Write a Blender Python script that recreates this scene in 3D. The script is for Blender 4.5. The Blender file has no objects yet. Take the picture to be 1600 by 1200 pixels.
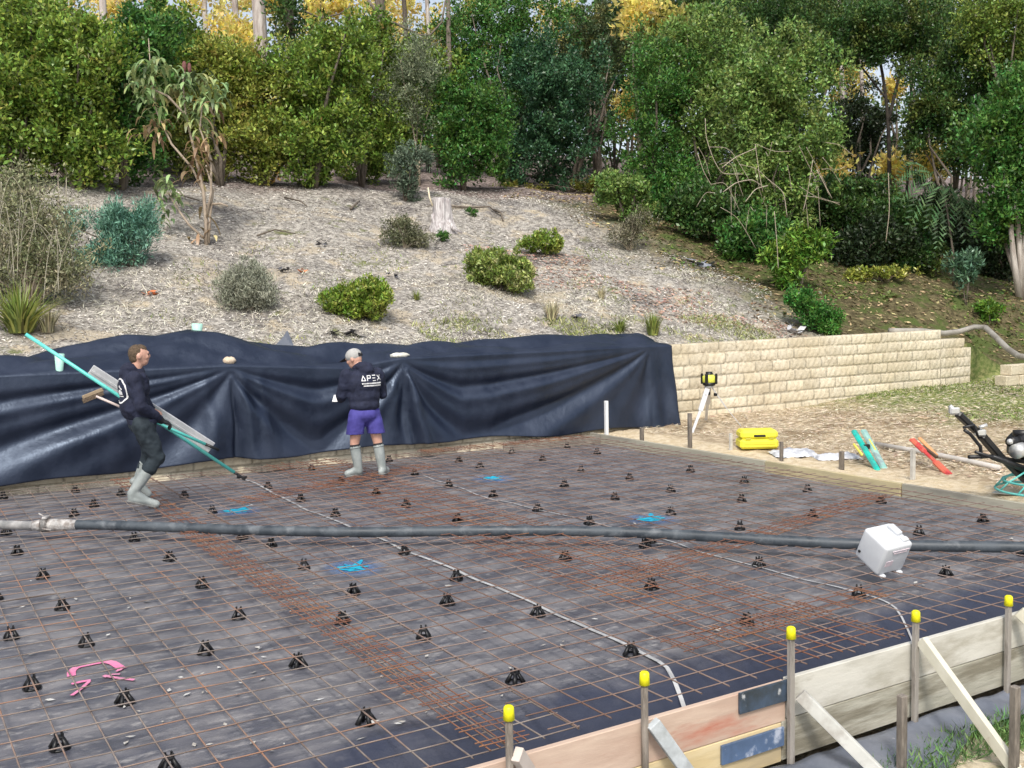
import bpy, math, random
import numpy as np
from mathutils import Vector, Matrix
RND = random.Random(7)
NR = np.random.RandomState(11)
sc = bpy.context.scene

# ---------------------------------------------------------------- camera, world, sun, exposure
CF, CYAW, CPITCH, CROLL = 1640.0, -0.5457288, -0.0785187, -0.0197343
CC = np.array([-1.26718, -5.37381, 2.11829])
def _rot(a, b, c):
    ca, sa, cb, sb, cc, s_ = math.cos(a), math.sin(a), math.cos(b), math.sin(b), math.cos(c), math.sin(c)
    yaw = np.array([[ca, -sa, 0], [sa, ca, 0], [0, 0, 1]]); p = np.array([[1, 0, 0], [0, cb, -sb], [0, sb, cb]])
    r = np.array([[cc, -s_, 0], [s_, cc, 0], [0, 0, 1]]); base = np.array([[1, 0, 0], [0, 0, -1], [0, 1, 0]])
    return yaw @ p @ base @ r
CR = _rot(CYAW, CPITCH, CROLL)
cam = bpy.data.cameras.new('camera'); camo = bpy.data.objects.new('camera', cam); sc.collection.objects.link(camo)
mw = Matrix.Identity(4)
for i in range(3):
    for j in range(3): mw[i][j] = CR[i, j]
    mw[i][3] = CC[i]
camo.matrix_world = mw
cam.sensor_width = 36; cam.lens = CF / 1600 * 36; cam.clip_end = 600; cam.clip_start = 0.05
sc.camera = camo
SUN_EL, SUN_AZ = 50, 215      # azimuth measured from +Y clockwise
w = bpy.data.worlds.new("World"); sc.world = w; w.use_nodes = True
nt = w.node_tree; bg = nt.nodes['Background']; sky = nt.nodes.new('ShaderNodeTexSky')
sky.sky_type = 'NISHITA'; sky.sun_disc = False; sky.sun_elevation = math.radians(SUN_EL); sky.sun_rotation = math.radians(SUN_AZ)
sky.dust_density = 3.0; sky.air_density = 1.0; sky.ozone_density = 1.0
hs = nt.nodes.new('ShaderNodeHueSaturation'); hs.inputs['Saturation'].default_value = .50; nt.links.new(sky.outputs[0], hs.inputs['Color'])
nt.links.new(hs.outputs[0], bg.inputs[0]); bg.inputs[1].default_value = 0.15; sc.cycles.use_adaptive_sampling = True
sl = bpy.data.lights.new('sun', 'SUN'); so = bpy.data.objects.new('sun', sl); sc.collection.objects.link(so)
sl.energy = 1.9; sl.angle = math.radians(11); sl.color = (1, .95, .86)
az, el = math.radians(SUN_AZ), math.radians(SUN_EL)
sd = Vector((math.sin(az) * math.cos(el), math.cos(az) * math.cos(el), math.sin(el)))
so.rotation_euler = sd.to_track_quat('Z', 'Y').to_euler(); so.location = (0, 0, 30)
sc.view_settings.view_transform = 'Standard'; sc.view_settings.look = 'None'
sc.view_settings.exposure = 0.45; sc.view_settings.gamma = 1

# ---------------------------------------------------------------- projection helpers
def ray(px, py): return CR @ np.array([(px - 800) / CF, -(py - 600) / CF, -1.0])
def at(px, py, z=0.0):
    d = ray(px, py); t = (z - CC[2]) / d[2]; return CC + d * t
def ptd(px, py, dep): return CC + ray(px, py) * dep
def YW(x): return 8.42 - 0.042 * x                 # front line of the block wall
def onwall(px, py, off=0.0):
    d = ray(px, py)
    t = (8.42 + off - 0.042 * CC[0] - CC[1]) / (d[1] + 0.042 * d[0]); p = CC + d * t
    return p[0], p[2]
RIGHT = np.array([0.8539, -0.5205, 0]); AWAY = np.array([0.5205, 0.8539, 0])
def sst(a, b, x):
    t = np.clip((x - a) / (b - a), 0, 1); return t * t * (3 - 2 * t)
def ground(x, y):
    """height of the terrain sheet (vectorised)"""
    x = np.asarray(x, float); y = np.asarray(y, float)
    v = y - YW(x)
    near = -0.50 - 0.04 * sst(0, 7, x)
    rightg = 0.015 + 0.33 * sst(9.3, 17, x) * sst(-9, 0, v) + 0.07 * np.exp(-(((x - 10.5) / 1.5) ** 2 + (v / .6) ** 2))
    rightg = rightg + 0.02 * np.sin(x * 1.7 + y) * sst(8.4, 10, x)
    bank = 1.12 + 0.37 * np.clip(v - .8, 0, None) - 0.17 * np.clip(v - 10.8, 0, None) - .12 * np.clip(v - 45, 0, None)
    bank = bank + (0.07 * np.sin(x * .8 + 1.3 * y) + .05 * np.sin(2.1 * x - y * .9 + 1)) * sst(1.5, 4, v)
    ramp = rightg + (bank + .35 - rightg) * sst(-.9, 2.6, v)
    outside = np.where(v > .12, bank, rightg)
    k = sst(17.25, 18.6, x)
    outside = outside * (1 - k) + np.where(v > 2.6, bank + .35 * 0, ramp) * k
    z = outside
    slab = (x < 8.36) & (y > -1.36) & (v < .12)
    z = np.where(slab, -0.62, z)
    nz = near * (1 - sst(8.3, 9.4, x)) + rightg * sst(8.3, 9.4, x)
    z = np.where(y <= -1.36, nz, z)
    return z
def G(px, py, z0=12.):
    """first hit of a pixel's ray on the terrain"""
    ts = np.arange(z0, 70, .05); P = CC[None] + ray(px, py)[None] * ts[:, None]
    g = ground(P[:, 0], P[:, 1]); i = np.argmax(P[:, 2] < g)
    p = P[i].copy(); p[2] = g[i]; return p
def dep(p): return float((np.asarray(p) - CC) @ (-CR[:, 2]))

# ---------------------------------------------------------------- materials
def mat(name, c1, c2=None, scale=6, rough=.6, bump=0, bscale=None, detail=6, metal=0, spec=.5, c3=None, s3=1.2, stretch=None, trans=0, island=0, rvar=0, coat=0, thr=(.4, .62), thr3=(.45,.6)):
    m = bpy.data.materials.new(name); m.use_nodes = True; n = m.node_tree.nodes; l = m.node_tree.links
    b = n['Principled BSDF']; out = n['Material Output']
    b.inputs['Roughness'].default_value = rough; b.inputs['Metallic'].default_value = metal; b.inputs['Specular IOR Level'].default_value = spec
    if coat: b.inputs['Coat Weight'].default_value = coat
    b.inputs['Base Color'].default_value = (*c1, 1)
    tc = n.new('ShaderNodeTexCoord'); src = tc.outputs['Object']
    if stretch:
        mp = n.new('ShaderNodeMapping'); mp.inputs['Scale'].default_value = stretch; l.new(src, mp.inputs[0]); src = mp.outputs[0]
    def noise(s, d=detail):
        t = n.new('ShaderNodeTexNoise'); t.inputs['Scale'].default_value = s; t.inputs['Detail'].default_value = d; t.inputs['Roughness'].default_value = .62
        l.new(src, t.inputs['Vector']); return t.outputs['Fac']
    def ramp(f, a, bb):
        r = n.new('ShaderNodeMapRange'); r.inputs[1].default_value = a; r.inputs[2].default_value = bb; l.new(f, r.inputs[0]); return r.outputs[0]
    def mix(f, a, bb):
        x = n.new('ShaderNodeMix'); x.data_type = 'RGBA'
        if hasattr(f, 'links'): l.new(f, x.inputs[0])
        else: x.inputs[0].default_value = f
        for s, i in ((a, 6), (bb, 7)):
            if hasattr(s, 'links'): l.new(s, x.inputs[i])
            else: x.inputs[i].default_value = (*s, 1)
        return x.outputs[2]
    col = None
    if c2 is not None:
        f = ramp(noise(scale), *thr); col = mix(f, c1, c2)
        if rvar:
            rr = n.new('ShaderNodeMapRange'); rr.inputs[3].default_value = rough; rr.inputs[4].default_value = rough + rvar; l.new(f, rr.inputs[0]); l.new(rr.outputs[0], b.inputs['Roughness'])
    if c3 is not None: col = mix(ramp(noise(s3), *thr3), col if col else c1, c3)
    if island:
        g = n.new('ShaderNodeNewGeometry'); h = n.new('ShaderNodeHueSaturation')
        r1 = n.new('ShaderNodeMapRange'); r1.inputs[3].default_value = 1 - island; r1.inputs[4].default_value = 1 + island; l.new(g.outputs['Random Per Island'], r1.inputs[0])
        w_ = n.new('ShaderNodeTexWhiteNoise'); w_.noise_dimensions = '1D'; l.new(g.outputs['Random Per Island'], w_.inputs['W'])
        r2 = n.new('ShaderNodeMapRange'); r2.inputs[3].default_value = .5 - .035; r2.inputs[4].default_value = .5 + .03; l.new(w_.outputs['Value'], r2.inputs[0])
        l.new(r1.outputs[0], h.inputs['Value']); l.new(r2.outputs[0], h.inputs['Hue'])
        if col: l.new(col, h.inputs['Color'])
        else: h.inputs['Color'].default_value = (*c1, 1)
        col = h.outputs[0]
    if col: l.new(col, b.inputs['Base Color'])
    if bump:
        bn = n.new('ShaderNodeBump'); bn.inputs['Strength'].default_value = bump; bn.inputs['Distance'].default_value = .02
        l.new(noise(bscale or scale * 2), bn.inputs['Height']); l.new(bn.outputs[0], b.inputs['Normal'])
    if trans:
        t = n.new('ShaderNodeBsdfTranslucent'); ms = n.new('ShaderNodeMixShader'); ms.inputs[0].default_value = trans
        if col: l.new(col, t.inputs[0])
        else: t.inputs[0].default_value = (*c1, 1)
        l.new(b.outputs[0], ms.inputs[1]); l.new(t.outputs[0], ms.inputs[2]); l.new(ms.outputs[0], out.inputs[0])
    return m
def leafmat(name, c1, c2, c3=None, s3=1.0, rough=.38, isl=.72, trans=.24, scale=1.6, thr3=(.52, .66)):
    return mat(name, c1, c2, scale=scale, rough=rough, c3=c3, s3=s3, island=isl, trans=trans, spec=.4, thr=(.35, .65), thr3=thr3, detail=3)

# ---------------------------------------------------------------- mesh helpers
def link(o): sc.collection.objects.link(o); return o
def fastmesh(name, V, F, k=4):
    V = np.asarray(V, np.float32); F = np.asarray(F, np.int32)
    me = bpy.data.meshes.new(name); me.vertices.add(len(V)); me.vertices.foreach_set('co', V.ravel())
    me.loops.add(F.size); me.loops.foreach_set('vertex_index', F.ravel())
    me.polygons.add(len(F)); me.polygons.foreach_set('loop_start', np.arange(0, F.size, k, dtype=np.int32))
    me.update(calc_edges=True); return me
def smooth(P, n=5):
    P = np.array(P); t_ = np.arange(len(P)); q = np.linspace(0, len(P) - 1, (len(P) - 1) * n + 1); Q = np.stack([np.interp(q, t_, P[:, k]) for k in range(3)], 1)
    for _ in range(3): Q[1:-1] = (Q[:-2] + 2 * Q[1:-1] + Q[2:]) / 4
    return list(Q)
def wloc(o):
    p = np.zeros(3)
    while o is not None: p += np.array(o.location); o = o.parent
    return p
class MB:
    """collects shapes in world coordinates"""
    def __init__(s): s.v = []; s.f = []; s.sm = []
    def add(s, V, F, smooth=False):
        o = len(s.v); s.v += [tuple(map(float, p)) for p in V]; s.f += [tuple(int(i) + o for i in f) for f in F]; s.sm += [smooth] * len(F); return s
    def box(s, c, size, ax=None, bev=0):
        c = np.asarray(c, float); h = np.asarray(size, float) / 2; A = np.eye(3) if ax is None else np.asarray(ax, float)
        if bev:
            P = []; b = min(bev, h.min() * .9)
            for sx in (-1, 1):
                for sy in (-1, 1):
                    for sz in (-1, 1):
                        P += [(sx * h[0], sy * (h[1] - b), sz * (h[2] - b)), (sx * (h[0] - b), sy * h[1], sz * (h[2] - b)), (sx * (h[0] - b), sy * (h[1] - b), sz * h[2])]
            i = lambda a, b_, c_, k: ((a * 2 + b_) * 2 + c_) * 3 + k
            F = [(i(0,0,0,0), i(0,0,1,0), i(0,1,1,0), i(0,1,0,0)), (i(1,0,0,0), i(1,1,0,0), i(1,1,1,0), i(1,0,1,0)),
                 (i(0,0,0,1), i(1,0,0,1), i(1,0,1,1), i(0,0,1,1)), (i(0,1,0,1), i(0,1,1,1), i(1,1,1,1), i(1,1,0,1)),
                 (i(0,0,0,2), i(0,1,0,2), i(1,1,0,2), i(1,0,0,2)), (i(0,0,1,2), i(1,0,1,2), i(1,1,1,2), i(0,1,1,2))]
            for a in (0, 1):
                for c_ in (0, 1):
                    F += [(i(a,0,c_,0), i(a,1,c_,0), i(a,1,c_,2), i(a,0,c_,2)), (i(a,c_,0,0), i(a,c_,1,0), i(a,c_,1,1), i(a,c_,0,1)), (i(0,a,c_,1), i(1,a,c_,1), i(1,a,c_,2), i(0,a,c_,2))]
                    for b_ in (0, 1): F.append((i(a,b_,c_,0), i(a,b_,c_,1), i(a,b_,c_,2)))
            return s.add([c + A.T @ np.array(p) for p in P], F)
        P = [(x, y, z) for x in (-h[0], h[0]) for y in (-h[1], h[1]) for z in (-h[2], h[2])]
        F = [(0, 1, 3, 2), (4, 6, 7, 5), (0, 4, 5, 1), (2, 3, 7, 6), (0, 2, 6, 4), (1, 5, 7, 3)]
        return s.add([c + A.T @ np.array(p) for p in P], F)
    def bar(s, a, b, w_, h_, up=(0, 0, 1), bev=0):
        a = np.asarray(a, float); b = np.asarray(b, float); d = b - a; L = np.linalg.norm(d); d /= L
        y = np.cross(up, d); y /= np.linalg.norm(y); z = np.cross(d, y)
        return s.box((a + b) / 2, (L, w_, h_), (d, y, z), bev)
    def tube(s, pts, r, n=8, cap=True, flat=1.0):
        P = [np.asarray(p, float) for p in pts]; m = len(P); r = [r] * m if np.isscalar(r) else r
        V = []; F = []; u = None
        for i in range(m):
            d = P[min(i + 1, m - 1)] - P[max(i - 1, 0)]; d = d / (np.linalg.norm(d) + 1e-9)
            if u is None:
                u = np.cross(d, (0, 0, 1) if abs(d[2]) < .9 else (1, 0, 0))
            u = u - d * (u @ d); u = u / (np.linalg.norm(u) + 1e-9); v = np.cross(d, u)
            for k in range(n):
                a = 2 * math.pi * k / n; V.append(P[i] + r[i] * (u * math.cos(a) + v * math.sin(a) * flat))
        for i in range(m - 1):
            for k in range(n):
                F.append((i * n + k, i * n + (k + 1) % n, (i + 1) * n + (k + 1) % n, (i + 1) * n + k))
        if cap: F.append(tuple(range(n - 1, -1, -1))); F.append(tuple((m - 1) * n + k for k in range(n)))
        return s.add(V, F, True)
    def ell(s, c, r, ax=None, nu=12, nv=8):
        c = np.asarray(c, float); A = np.eye(3) if ax is None else np.asarray(ax, float); r = np.asarray(r, float) * np.ones(3)
        V = []; F = []
        for j in range(nv + 1):
            th = math.pi * j / nv
            for i in range(nu):
                ph = 2 * math.pi * i / nu; V.append(c + A.T @ (r * np.array([math.sin(th) * math.cos(ph), math.sin(th) * math.sin(ph), math.cos(th)])))
        for j in range(nv):
            for i in range(nu): F.append((j * nu + i, (j + 1) * nu + i, (j + 1) * nu + (i + 1) % nu, j * nu + (i + 1) % nu))
        return s.add(V, F, True)
    def build(s, name, m, parent=None, loc=None):
        me = bpy.data.meshes.new(name); o = bpy.data.objects.new(name, me); link(o)
        if parent is not None: o.parent = parent; base = wloc(parent); 
        else:
            base = np.zeros(3) if loc is None else np.asarray(loc, float); o.location = base
        me.from_pydata([tuple(np.asarray(p) - base) for p in s.v], [], s.f); me.polygons.foreach_set('use_smooth', s.sm); me.update()
        me.materials.append(m); return o
def tag(o, label=None, cat=None, group=None, kind=None):
    if label: o['label'] = label
    if cat: o['category'] = cat
    if group: o['group'] = group
    if kind: o['kind'] = kind
    return o
def thing(name, loc, label, cat, group=None):
    o = bpy.data.objects.new(name, None); link(o); o.location = [float(a) for a in loc]; o.empty_display_size = .1
    return tag(o, label, cat, group)
def mkfast(name, V, F, m, parent=None, k=4, smooth=False, loc=None):
    base = wloc(parent) if parent is not None else (np.zeros(3) if loc is None else np.asarray(loc, float))
    me = fastmesh(name, np.asarray(V) - base, F, k); o = bpy.data.objects.new(name, me); link(o)
    if parent is not None: o.parent = parent
    else: o.location = base
    me.materials.append(m)
    if smooth: me.polygons.foreach_set('use_smooth', np.ones(len(F), bool))
    return o
def gridfaces(nx, ny):
    i = np.arange(nx * ny).reshape(nx, ny); return np.stack([i[:-1, :-1], i[1:, :-1], i[1:, 1:], i[:-1, 1:]], -1).reshape(-1, 4)
def copy_tree(o, parent=None):
    c = o.copy(); link(c); c.parent = parent
    for ch in list(o.children): copy_tree(ch, c)
    return c

# ================================================================ TERRAIN
M_terrain = bpy.data.materials.new('terrain_soil'); M_terrain.use_nodes = True
def terrain_material(m):
    n = m.node_tree.nodes; l = m.node_tree.links; b = n['Principled BSDF']; b.inputs['Roughness'].default_value = .95; b.inputs['Specular IOR Level'].default_value = .15
    tc = n.new('ShaderNodeTexCoord'); sep = n.new('ShaderNodeSeparateXYZ'); l.new(tc.outputs['Object'], sep.inputs[0])
    def noise(s, d=7, r=.65):
        t = n.new('ShaderNodeTexNoise'); t.inputs['Scale'].default_value = s; t.inputs['Detail'].default_value = d; t.inputs['Roughness'].default_value = r; l.new(tc.outputs['Object'], t.inputs['Vector']); return t.outputs['Fac']
    def mr(f, a, b_):
        r = n.new('ShaderNodeMapRange'); r.interpolation_type = 'SMOOTHSTEP'; r.inputs[1].default_value = a; r.inputs[2].default_value = b_; l.new(f, r.inputs[0]); return r.outputs[0]
    def mix(f, a, b_):
        x = n.new('ShaderNodeMix'); x.data_type = 'RGBA'; l.new(f, x.inputs[0])
        for s, i in ((a, 6), (b_, 7)):
            if hasattr(s, 'links'): l.new(s, x.inputs[i])
            else: x.inputs[i].default_value = (*s, 1)
        return x.outputs[2]
    def math_(op, a, b_=None):
        x = n.new('ShaderNodeMath'); x.operation = op
        for s, i in ((a, 0), (b_, 1)):
            if s is None: continue
            if hasattr(s, 'links'): l.new(s, x.inputs[i])
            else: x.inputs[i].default_value = s
        return x.outputs[0]
    nf = noise(9); nm = noise(1.3); nl = noise(.35, 4)
    # bank: pale grey mulch and dry grass with darker debris and tan soil patches
    bank = mix(mr(nf, .40, .62), (.25, .23, .205), (.52, .485, .43))
    bank = mix(mr(noise(.55, 5), .52, .64), bank, mix(mr(nf, .4, .6), (.13, .12, .115), (.30, .275, .25)))
    bank = mix(mr(noise(26), .55, .68), bank, (.15, .13, .115))
    bank = mix(mr(nm, .55, .68), bank, (.53, .45, .33))
    bank = mix(mr(noise(1.2), .60, .68), bank, (.20, .21, .10))
    bank = mix(mr(noise(.8, 3), .58, .66), bank, (.46, .40, .31))
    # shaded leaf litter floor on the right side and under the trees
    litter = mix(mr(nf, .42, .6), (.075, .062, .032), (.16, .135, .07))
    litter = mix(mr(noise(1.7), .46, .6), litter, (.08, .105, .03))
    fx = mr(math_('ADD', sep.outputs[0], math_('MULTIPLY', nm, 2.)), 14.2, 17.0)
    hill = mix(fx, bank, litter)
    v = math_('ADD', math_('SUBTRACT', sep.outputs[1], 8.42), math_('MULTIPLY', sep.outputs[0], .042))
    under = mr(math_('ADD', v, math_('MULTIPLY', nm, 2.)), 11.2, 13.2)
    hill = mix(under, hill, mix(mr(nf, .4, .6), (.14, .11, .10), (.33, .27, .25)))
    # flat ground right of the slab: straw and sand, grass patches further off
    flat = mix(mr(nf, .4, .62), (.36, .28, .185), (.62, .51, .36))
    flat = mix(mr(noise(1.1), .5, .64), flat, (.30, .225, .14))
    sand = mix(mr(nf, .4, .62), (.60, .48, .31), (.74, .63, .46))
    edge = mr(math_('ADD', sep.outputs[0], math_('MULTIPLY', nm, .9)), 9.75, 9.2)
    flat = mix(edge, flat, sand)
    gm = mr(math_('ADD', math_('MULTIPLY', sep.outputs[0], .8), math_('MULTIPLY', nm, 4.)), 11.6, 13.8)
    flat = mix(gm, flat, mix(mr(nf, .4, .62), (.12, .17, .045), (.30, .31, .12)))
    ff = mr(v, -.1, .3)
    col = mix(ff, flat, hill)
    col = mix(mr(sep.outputs[1], -1.30, -1.42), col, mix(mr(noise(1.6), .45, .57), mix(mr(nf, .4, .6), (.46, .38, .26), (.66, .57, .42)), (.10, .13, .045)))
    l.new(col, b.inputs['Base Color'])
    bn = n.new('ShaderNodeBump'); bn.inputs['Strength'].default_value = .8; bn.inputs['Distance'].default_value = .05; l.new(noise(16), bn.inputs['Height']); l.new(bn.outputs[0], b.inputs['Normal'])
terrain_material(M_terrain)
def axis(segs):
    out = []
    for a, b, st in segs: out += list(np.arange(a, b, st))
    return np.unique(np.round(out, 4))
xs = axis([(-160, -30, 8), (-30, -8, 1), (-8, 8.3, .3), (8.33, 8.42, .03), (8.5, 22, .15), (22, 40, .6), (40, 260, 8)])
vs = axis([(-60, -20, 5), (-20, -10.5, .8), (-10.2, -9.5, .05), (-9.4, -.3, .2), (.09, .16, .03), (.25, 14, .16), (14, 40, .8), (40, 300, 8)])
X, Vv = np.meshgrid(xs, vs, indexing='ij')
Y = Vv + YW(X)
Z = ground(X, Y) + NR.randn(*X.shape) * .012 * (Vv > -9.3)
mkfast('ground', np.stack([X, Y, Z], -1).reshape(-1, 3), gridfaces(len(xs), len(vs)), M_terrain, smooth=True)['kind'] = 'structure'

# ================================================================ SLAB: plastic membrane
def plas(x, y):
    x = np.asarray(x, float); y = np.asarray(y, float)
    z = -0.085 + .006 * np.sin(3.1 * x + 1.7 * y) + .005 * np.sin(5.3 * y - 2.2 * x + 1) + .004 * np.sin(11 * x + 4 * y) * np.sin(7 * y)
    e = sst(-.55, -1.05, y); z = z - .34 * e
    return z
xs = np.arange(-6, 8.24, .045); ys = np.arange(-1.28, 8.62, .045)
X, Y = np.meshgrid(xs, ys, indexing='ij')
cr = NR.randn(len(xs) // 4 + 2, len(ys) // 4 + 2)
Z = plas(X, Y) + .0022 * np.kron(cr, np.ones((4, 4)))[:len(xs), :len(ys)]
M_plastic0 = None
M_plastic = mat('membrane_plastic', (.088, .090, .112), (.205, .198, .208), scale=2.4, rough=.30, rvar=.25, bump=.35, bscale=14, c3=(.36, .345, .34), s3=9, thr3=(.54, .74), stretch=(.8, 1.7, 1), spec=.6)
def clean_shaded_edge(m):  # near strip: clean plastic, plus shade of the dip painted in as navy
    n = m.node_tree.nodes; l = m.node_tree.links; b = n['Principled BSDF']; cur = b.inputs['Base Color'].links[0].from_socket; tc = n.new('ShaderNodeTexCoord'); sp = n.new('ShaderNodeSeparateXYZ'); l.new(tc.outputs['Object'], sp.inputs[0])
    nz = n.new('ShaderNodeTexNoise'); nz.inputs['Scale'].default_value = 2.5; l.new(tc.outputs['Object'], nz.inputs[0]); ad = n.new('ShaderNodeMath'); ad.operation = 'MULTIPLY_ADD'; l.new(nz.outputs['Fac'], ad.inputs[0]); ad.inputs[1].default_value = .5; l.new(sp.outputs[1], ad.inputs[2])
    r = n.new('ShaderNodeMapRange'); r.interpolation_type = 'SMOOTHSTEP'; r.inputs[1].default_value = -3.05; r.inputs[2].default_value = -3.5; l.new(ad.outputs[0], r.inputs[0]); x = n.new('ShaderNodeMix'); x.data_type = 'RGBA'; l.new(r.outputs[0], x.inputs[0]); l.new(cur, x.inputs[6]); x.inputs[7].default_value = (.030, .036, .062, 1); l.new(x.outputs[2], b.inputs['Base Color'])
clean_shaded_edge(M_plastic)
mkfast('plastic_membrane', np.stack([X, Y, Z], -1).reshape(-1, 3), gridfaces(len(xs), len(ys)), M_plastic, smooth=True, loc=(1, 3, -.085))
tag(bpy.context.scene.objects['plastic_membrane'], 'dusty black plastic membrane spread under the steel mesh', 'plastic sheet')

# reinforcing mesh sheets (each welded sheet is one thing)
M_wire2 = mat('brown_wire', (.17, .10, .075), (.23, .16, .13), scale=1.3, rough=.65, c3=(.28, .21, .18), s3=1.0)
M_wire = mat('weathered_wire', (.17, .13, .11), (.28, .235, .205), scale=5, rough=.55, c3=(.32, .18, .12), s3=1.2, thr3=(.5, .62), metal=.0, spec=.4)
M_rust = mat('rusty_wire', (.23, .10, .06), (.17, .085, .06), scale=5, rough=.8, c3=(.33, .16, .075), s3=2, thr3=(.5,.7))
def wires(lines, r):
    V = []; F = []
    for (a, b) in lines:
        a = np.array(a, float); b = np.array(b, float); nseg = max(1, int(np.linalg.norm(b - a) / .5))
        d = (b - a) / np.linalg.norm(b - a); u = np.cross(d, (0, 0, 1)); u /= np.linalg.norm(u); v = np.array((0, 0, 1.))
        ph = RND.uniform(0, 6); o = len(V)
        for i in range(nseg + 1):
            p = a + (b - a) * i / nseg; p = p + v * .004 * math.sin(i * 1.9 + ph) + u * .0035 * math.sin(i * 1.3 + ph * 2)
            for k in range(5):
                an = 2 * math.pi * k / 5; V.append(p + r * (u * math.cos(an) + v * math.sin(an)))
        for i in range(nseg):
            for k in range(5): F.append((o + i * 5 + k, o + i * 5 + (k + 1) % 5, o + (i + 1) * 5 + (k + 1) % 5, o + (i + 1) * 5 + k))
    return np.array(V), np.array(F)
def sheet(x0, x1, y0, y1, z, px, py, m, label, r=.0042, ang=0):
    t = thing('mesh_sheet', ((x0 + x1) / 2, (y0 + y1) / 2, z), label, 'steel mesh', 'steel reinforcing mesh sheets over the slab')
    c, s_ = math.cos(ang), math.sin(ang); cx, cy = (x0 + x1) / 2, (y0 + y1) / 2
    rt = lambda x, y, zz: (cx + (x - cx) * c - (y - cy) * s_, cy + (x - cx) * s_ + (y - cy) * c, zz)
    A = [(rt(x, y0, z), rt(x, y1, z)) for x in np.arange(math.ceil((x0 - px) / .2) * .2 + px, x1, .2)]
    B = [(rt(x0, y, z + 2 * r - .001), rt(x1, y, z + 2 * r - .001)) for y in np.arange(math.ceil((y0 - py) / .2) * .2 + py, y1, .2)]
    V, F = wires(A, r * 1.15); mkfast('long_wires', V, F, m, t, smooth=True)
    V, F = wires(B, r * .92); mkfast('cross_wires', V, F, m, t, smooth=True)
    return t
YT = 8.28
sheet(-5.9, 1.62, 2.9, YT, -.0, 0, 0, M_wire, 'weathered grey mesh sheet at the back left beneath the walking man', .0042)
sheet(-5.9, 1.62, -1.22, 3.1, .002, 0, 0, M_wire, 'dull grey-brown mesh sheet over the pink paint mark in the front left')
sheet(1.45, 4.1, -1.22, 8.15, .010, 0.0, 0.03, M_wire2, 'mesh sheet along the near form between the rusty lap and the jerrycan')
sheet(3.95, 6.2, -1.22, 8.0, .018, .05, .07, M_wire2, 'mesh sheet under the white jerrycan and the capped man')
sheet(6.05, 8.1, -1.22, 7.6, .026, .02, .02, M_wire2, 'mesh sheet beside the far timber form in front of the yellow case')
sheet(2.98, 4.0, -1.22, 8.1, .034, .09, .1, M_rust, 'orange rusty mesh sheet lapped beside the first white tape line', .0042)
def trench(a, b, z, wd, nb, step, label):
    a = np.array([*a, z], float); b = np.array([*b, z], float); L = np.linalg.norm(b - a); d = (b - a) / L; u = np.array((-d[1], d[0], 0))
    V1, F1 = wires([(a + u * (k / (nb - 1) - .5) * wd, b + u * (k / (nb - 1) - .5) * wd) for k in range(nb)], .0036)
    cr = [(a + d * s - u * (wd / 2 + .04) + np.array((0, 0, .006)), a + d * s + u * (wd / 2 + .04) + np.array((0, 0, .006))) for s in np.arange(.08, L, step)]
    cr = [seg for p, q in cr for seg in ((p, q), (p - d * .035, q - d * .035))]
    V2, F2 = wires(cr, .0034); tag(mkfast('trench_mesh', np.r_[V1, V2], np.r_[F1, F2 + len(V1)], M_rust, smooth=True, loc=(a + b) / 2), label, 'steel mesh', 'rusty trench mesh strips lapped over the sheets')
trench((1.2, -1.22), (1.2, 4.6), .022, .2, 5, .2, 'narrow rusty strip of trench mesh running left of the first blue paint mark')
trench((1.25, 4.4), (1.25, 8.2), .030, .2, 4, .3, 'rusty trench mesh strip running from the hose to the wall near the walking man')
trench((3.3, .75), (7.6, 1.85), .046, .22, 4, .2, 'rusty trench mesh strip crossing beneath the hose left of the jerrycan')
trench((2.7, -.62), (4.7, -.52), .046, .2, 3, .2, 'trench mesh strip lying along the deep edge by the near form')
trench((5.2, 7.75), (8.0, 7.62), .046, .3, 4, .2, 'orange rusty trench mesh strip at the far back corner of the slab')
trench((1.9, 5.6), (4.8, 6.6), .046, .3, 4, .2, 'rusty trench mesh strip behind the left blue paint mark')

# seam tapes on the membrane
M_tape = mat('pale_tape', (.52, .53, .54), (.36, .36, .36), scale=7, rough=.5, c3=(.3, .28, .27), s3=3, thr3=(.6, .66))
def strip(name, pts, wd, m, off=.004, label=None, cat=None, group=None, parent=None, step=.08, taper=False):
    P = [np.array(p[:2], float) for p in pts]; Q = []
    for a, b in zip(P[:-1], P[1:]):
        n = max(1, int(np.linalg.norm(b - a) / step)); Q += [a + (b - a) * i / n for i in range(n)]
    Q.append(P[-1]); Q = np.array(Q)
    if len(Q) > 4 and not taper:
        for _ in range(3): Q[1:-1] = (Q[:-2] + 2 * Q[1:-1] + Q[2:]) / 4
    D = np.gradient(Q, axis=0); D /= np.linalg.norm(D, axis=1)[:, None] + 1e-9; N = np.stack([-D[:, 1], D[:, 0]], 1)
    w_ = wd * (np.ones(len(Q)) if not taper else np.sin(np.linspace(.35, math.pi - .35, len(Q))))[:, None] / 2
    L = Q + N * w_; R_ = Q - N * w_; V = []
    for q in (L, Q, R_): V.append(np.c_[q, plas(q[:, 0], q[:, 1]) + off])
    V = np.stack(V, 1).reshape(-1, 3); F = gridfaces(len(Q), 3)
    o = mkfast(name, V, F, m, parent, loc=V.mean(0) if parent is None else None)
    if label: tag(o, label, cat, group)
    return o
gp = lambda L, z=-.085: [at(a, b, z)[:2] for a, b in L]
strip('seam_tape', gp([(372, 748), (388, 752), (470, 793), (560, 829), (632, 862), (700, 887), (780, 921), (850, 951), (930, 990), (1000, 1022), (1045, 1044), (1075, 1066), (1100, 1092)]), .030, M_tape, .012,
      'white tape seam curving down to the near form beside the nearer left stakes', 'tape', 'pale tape seams on the membrane')
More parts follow.
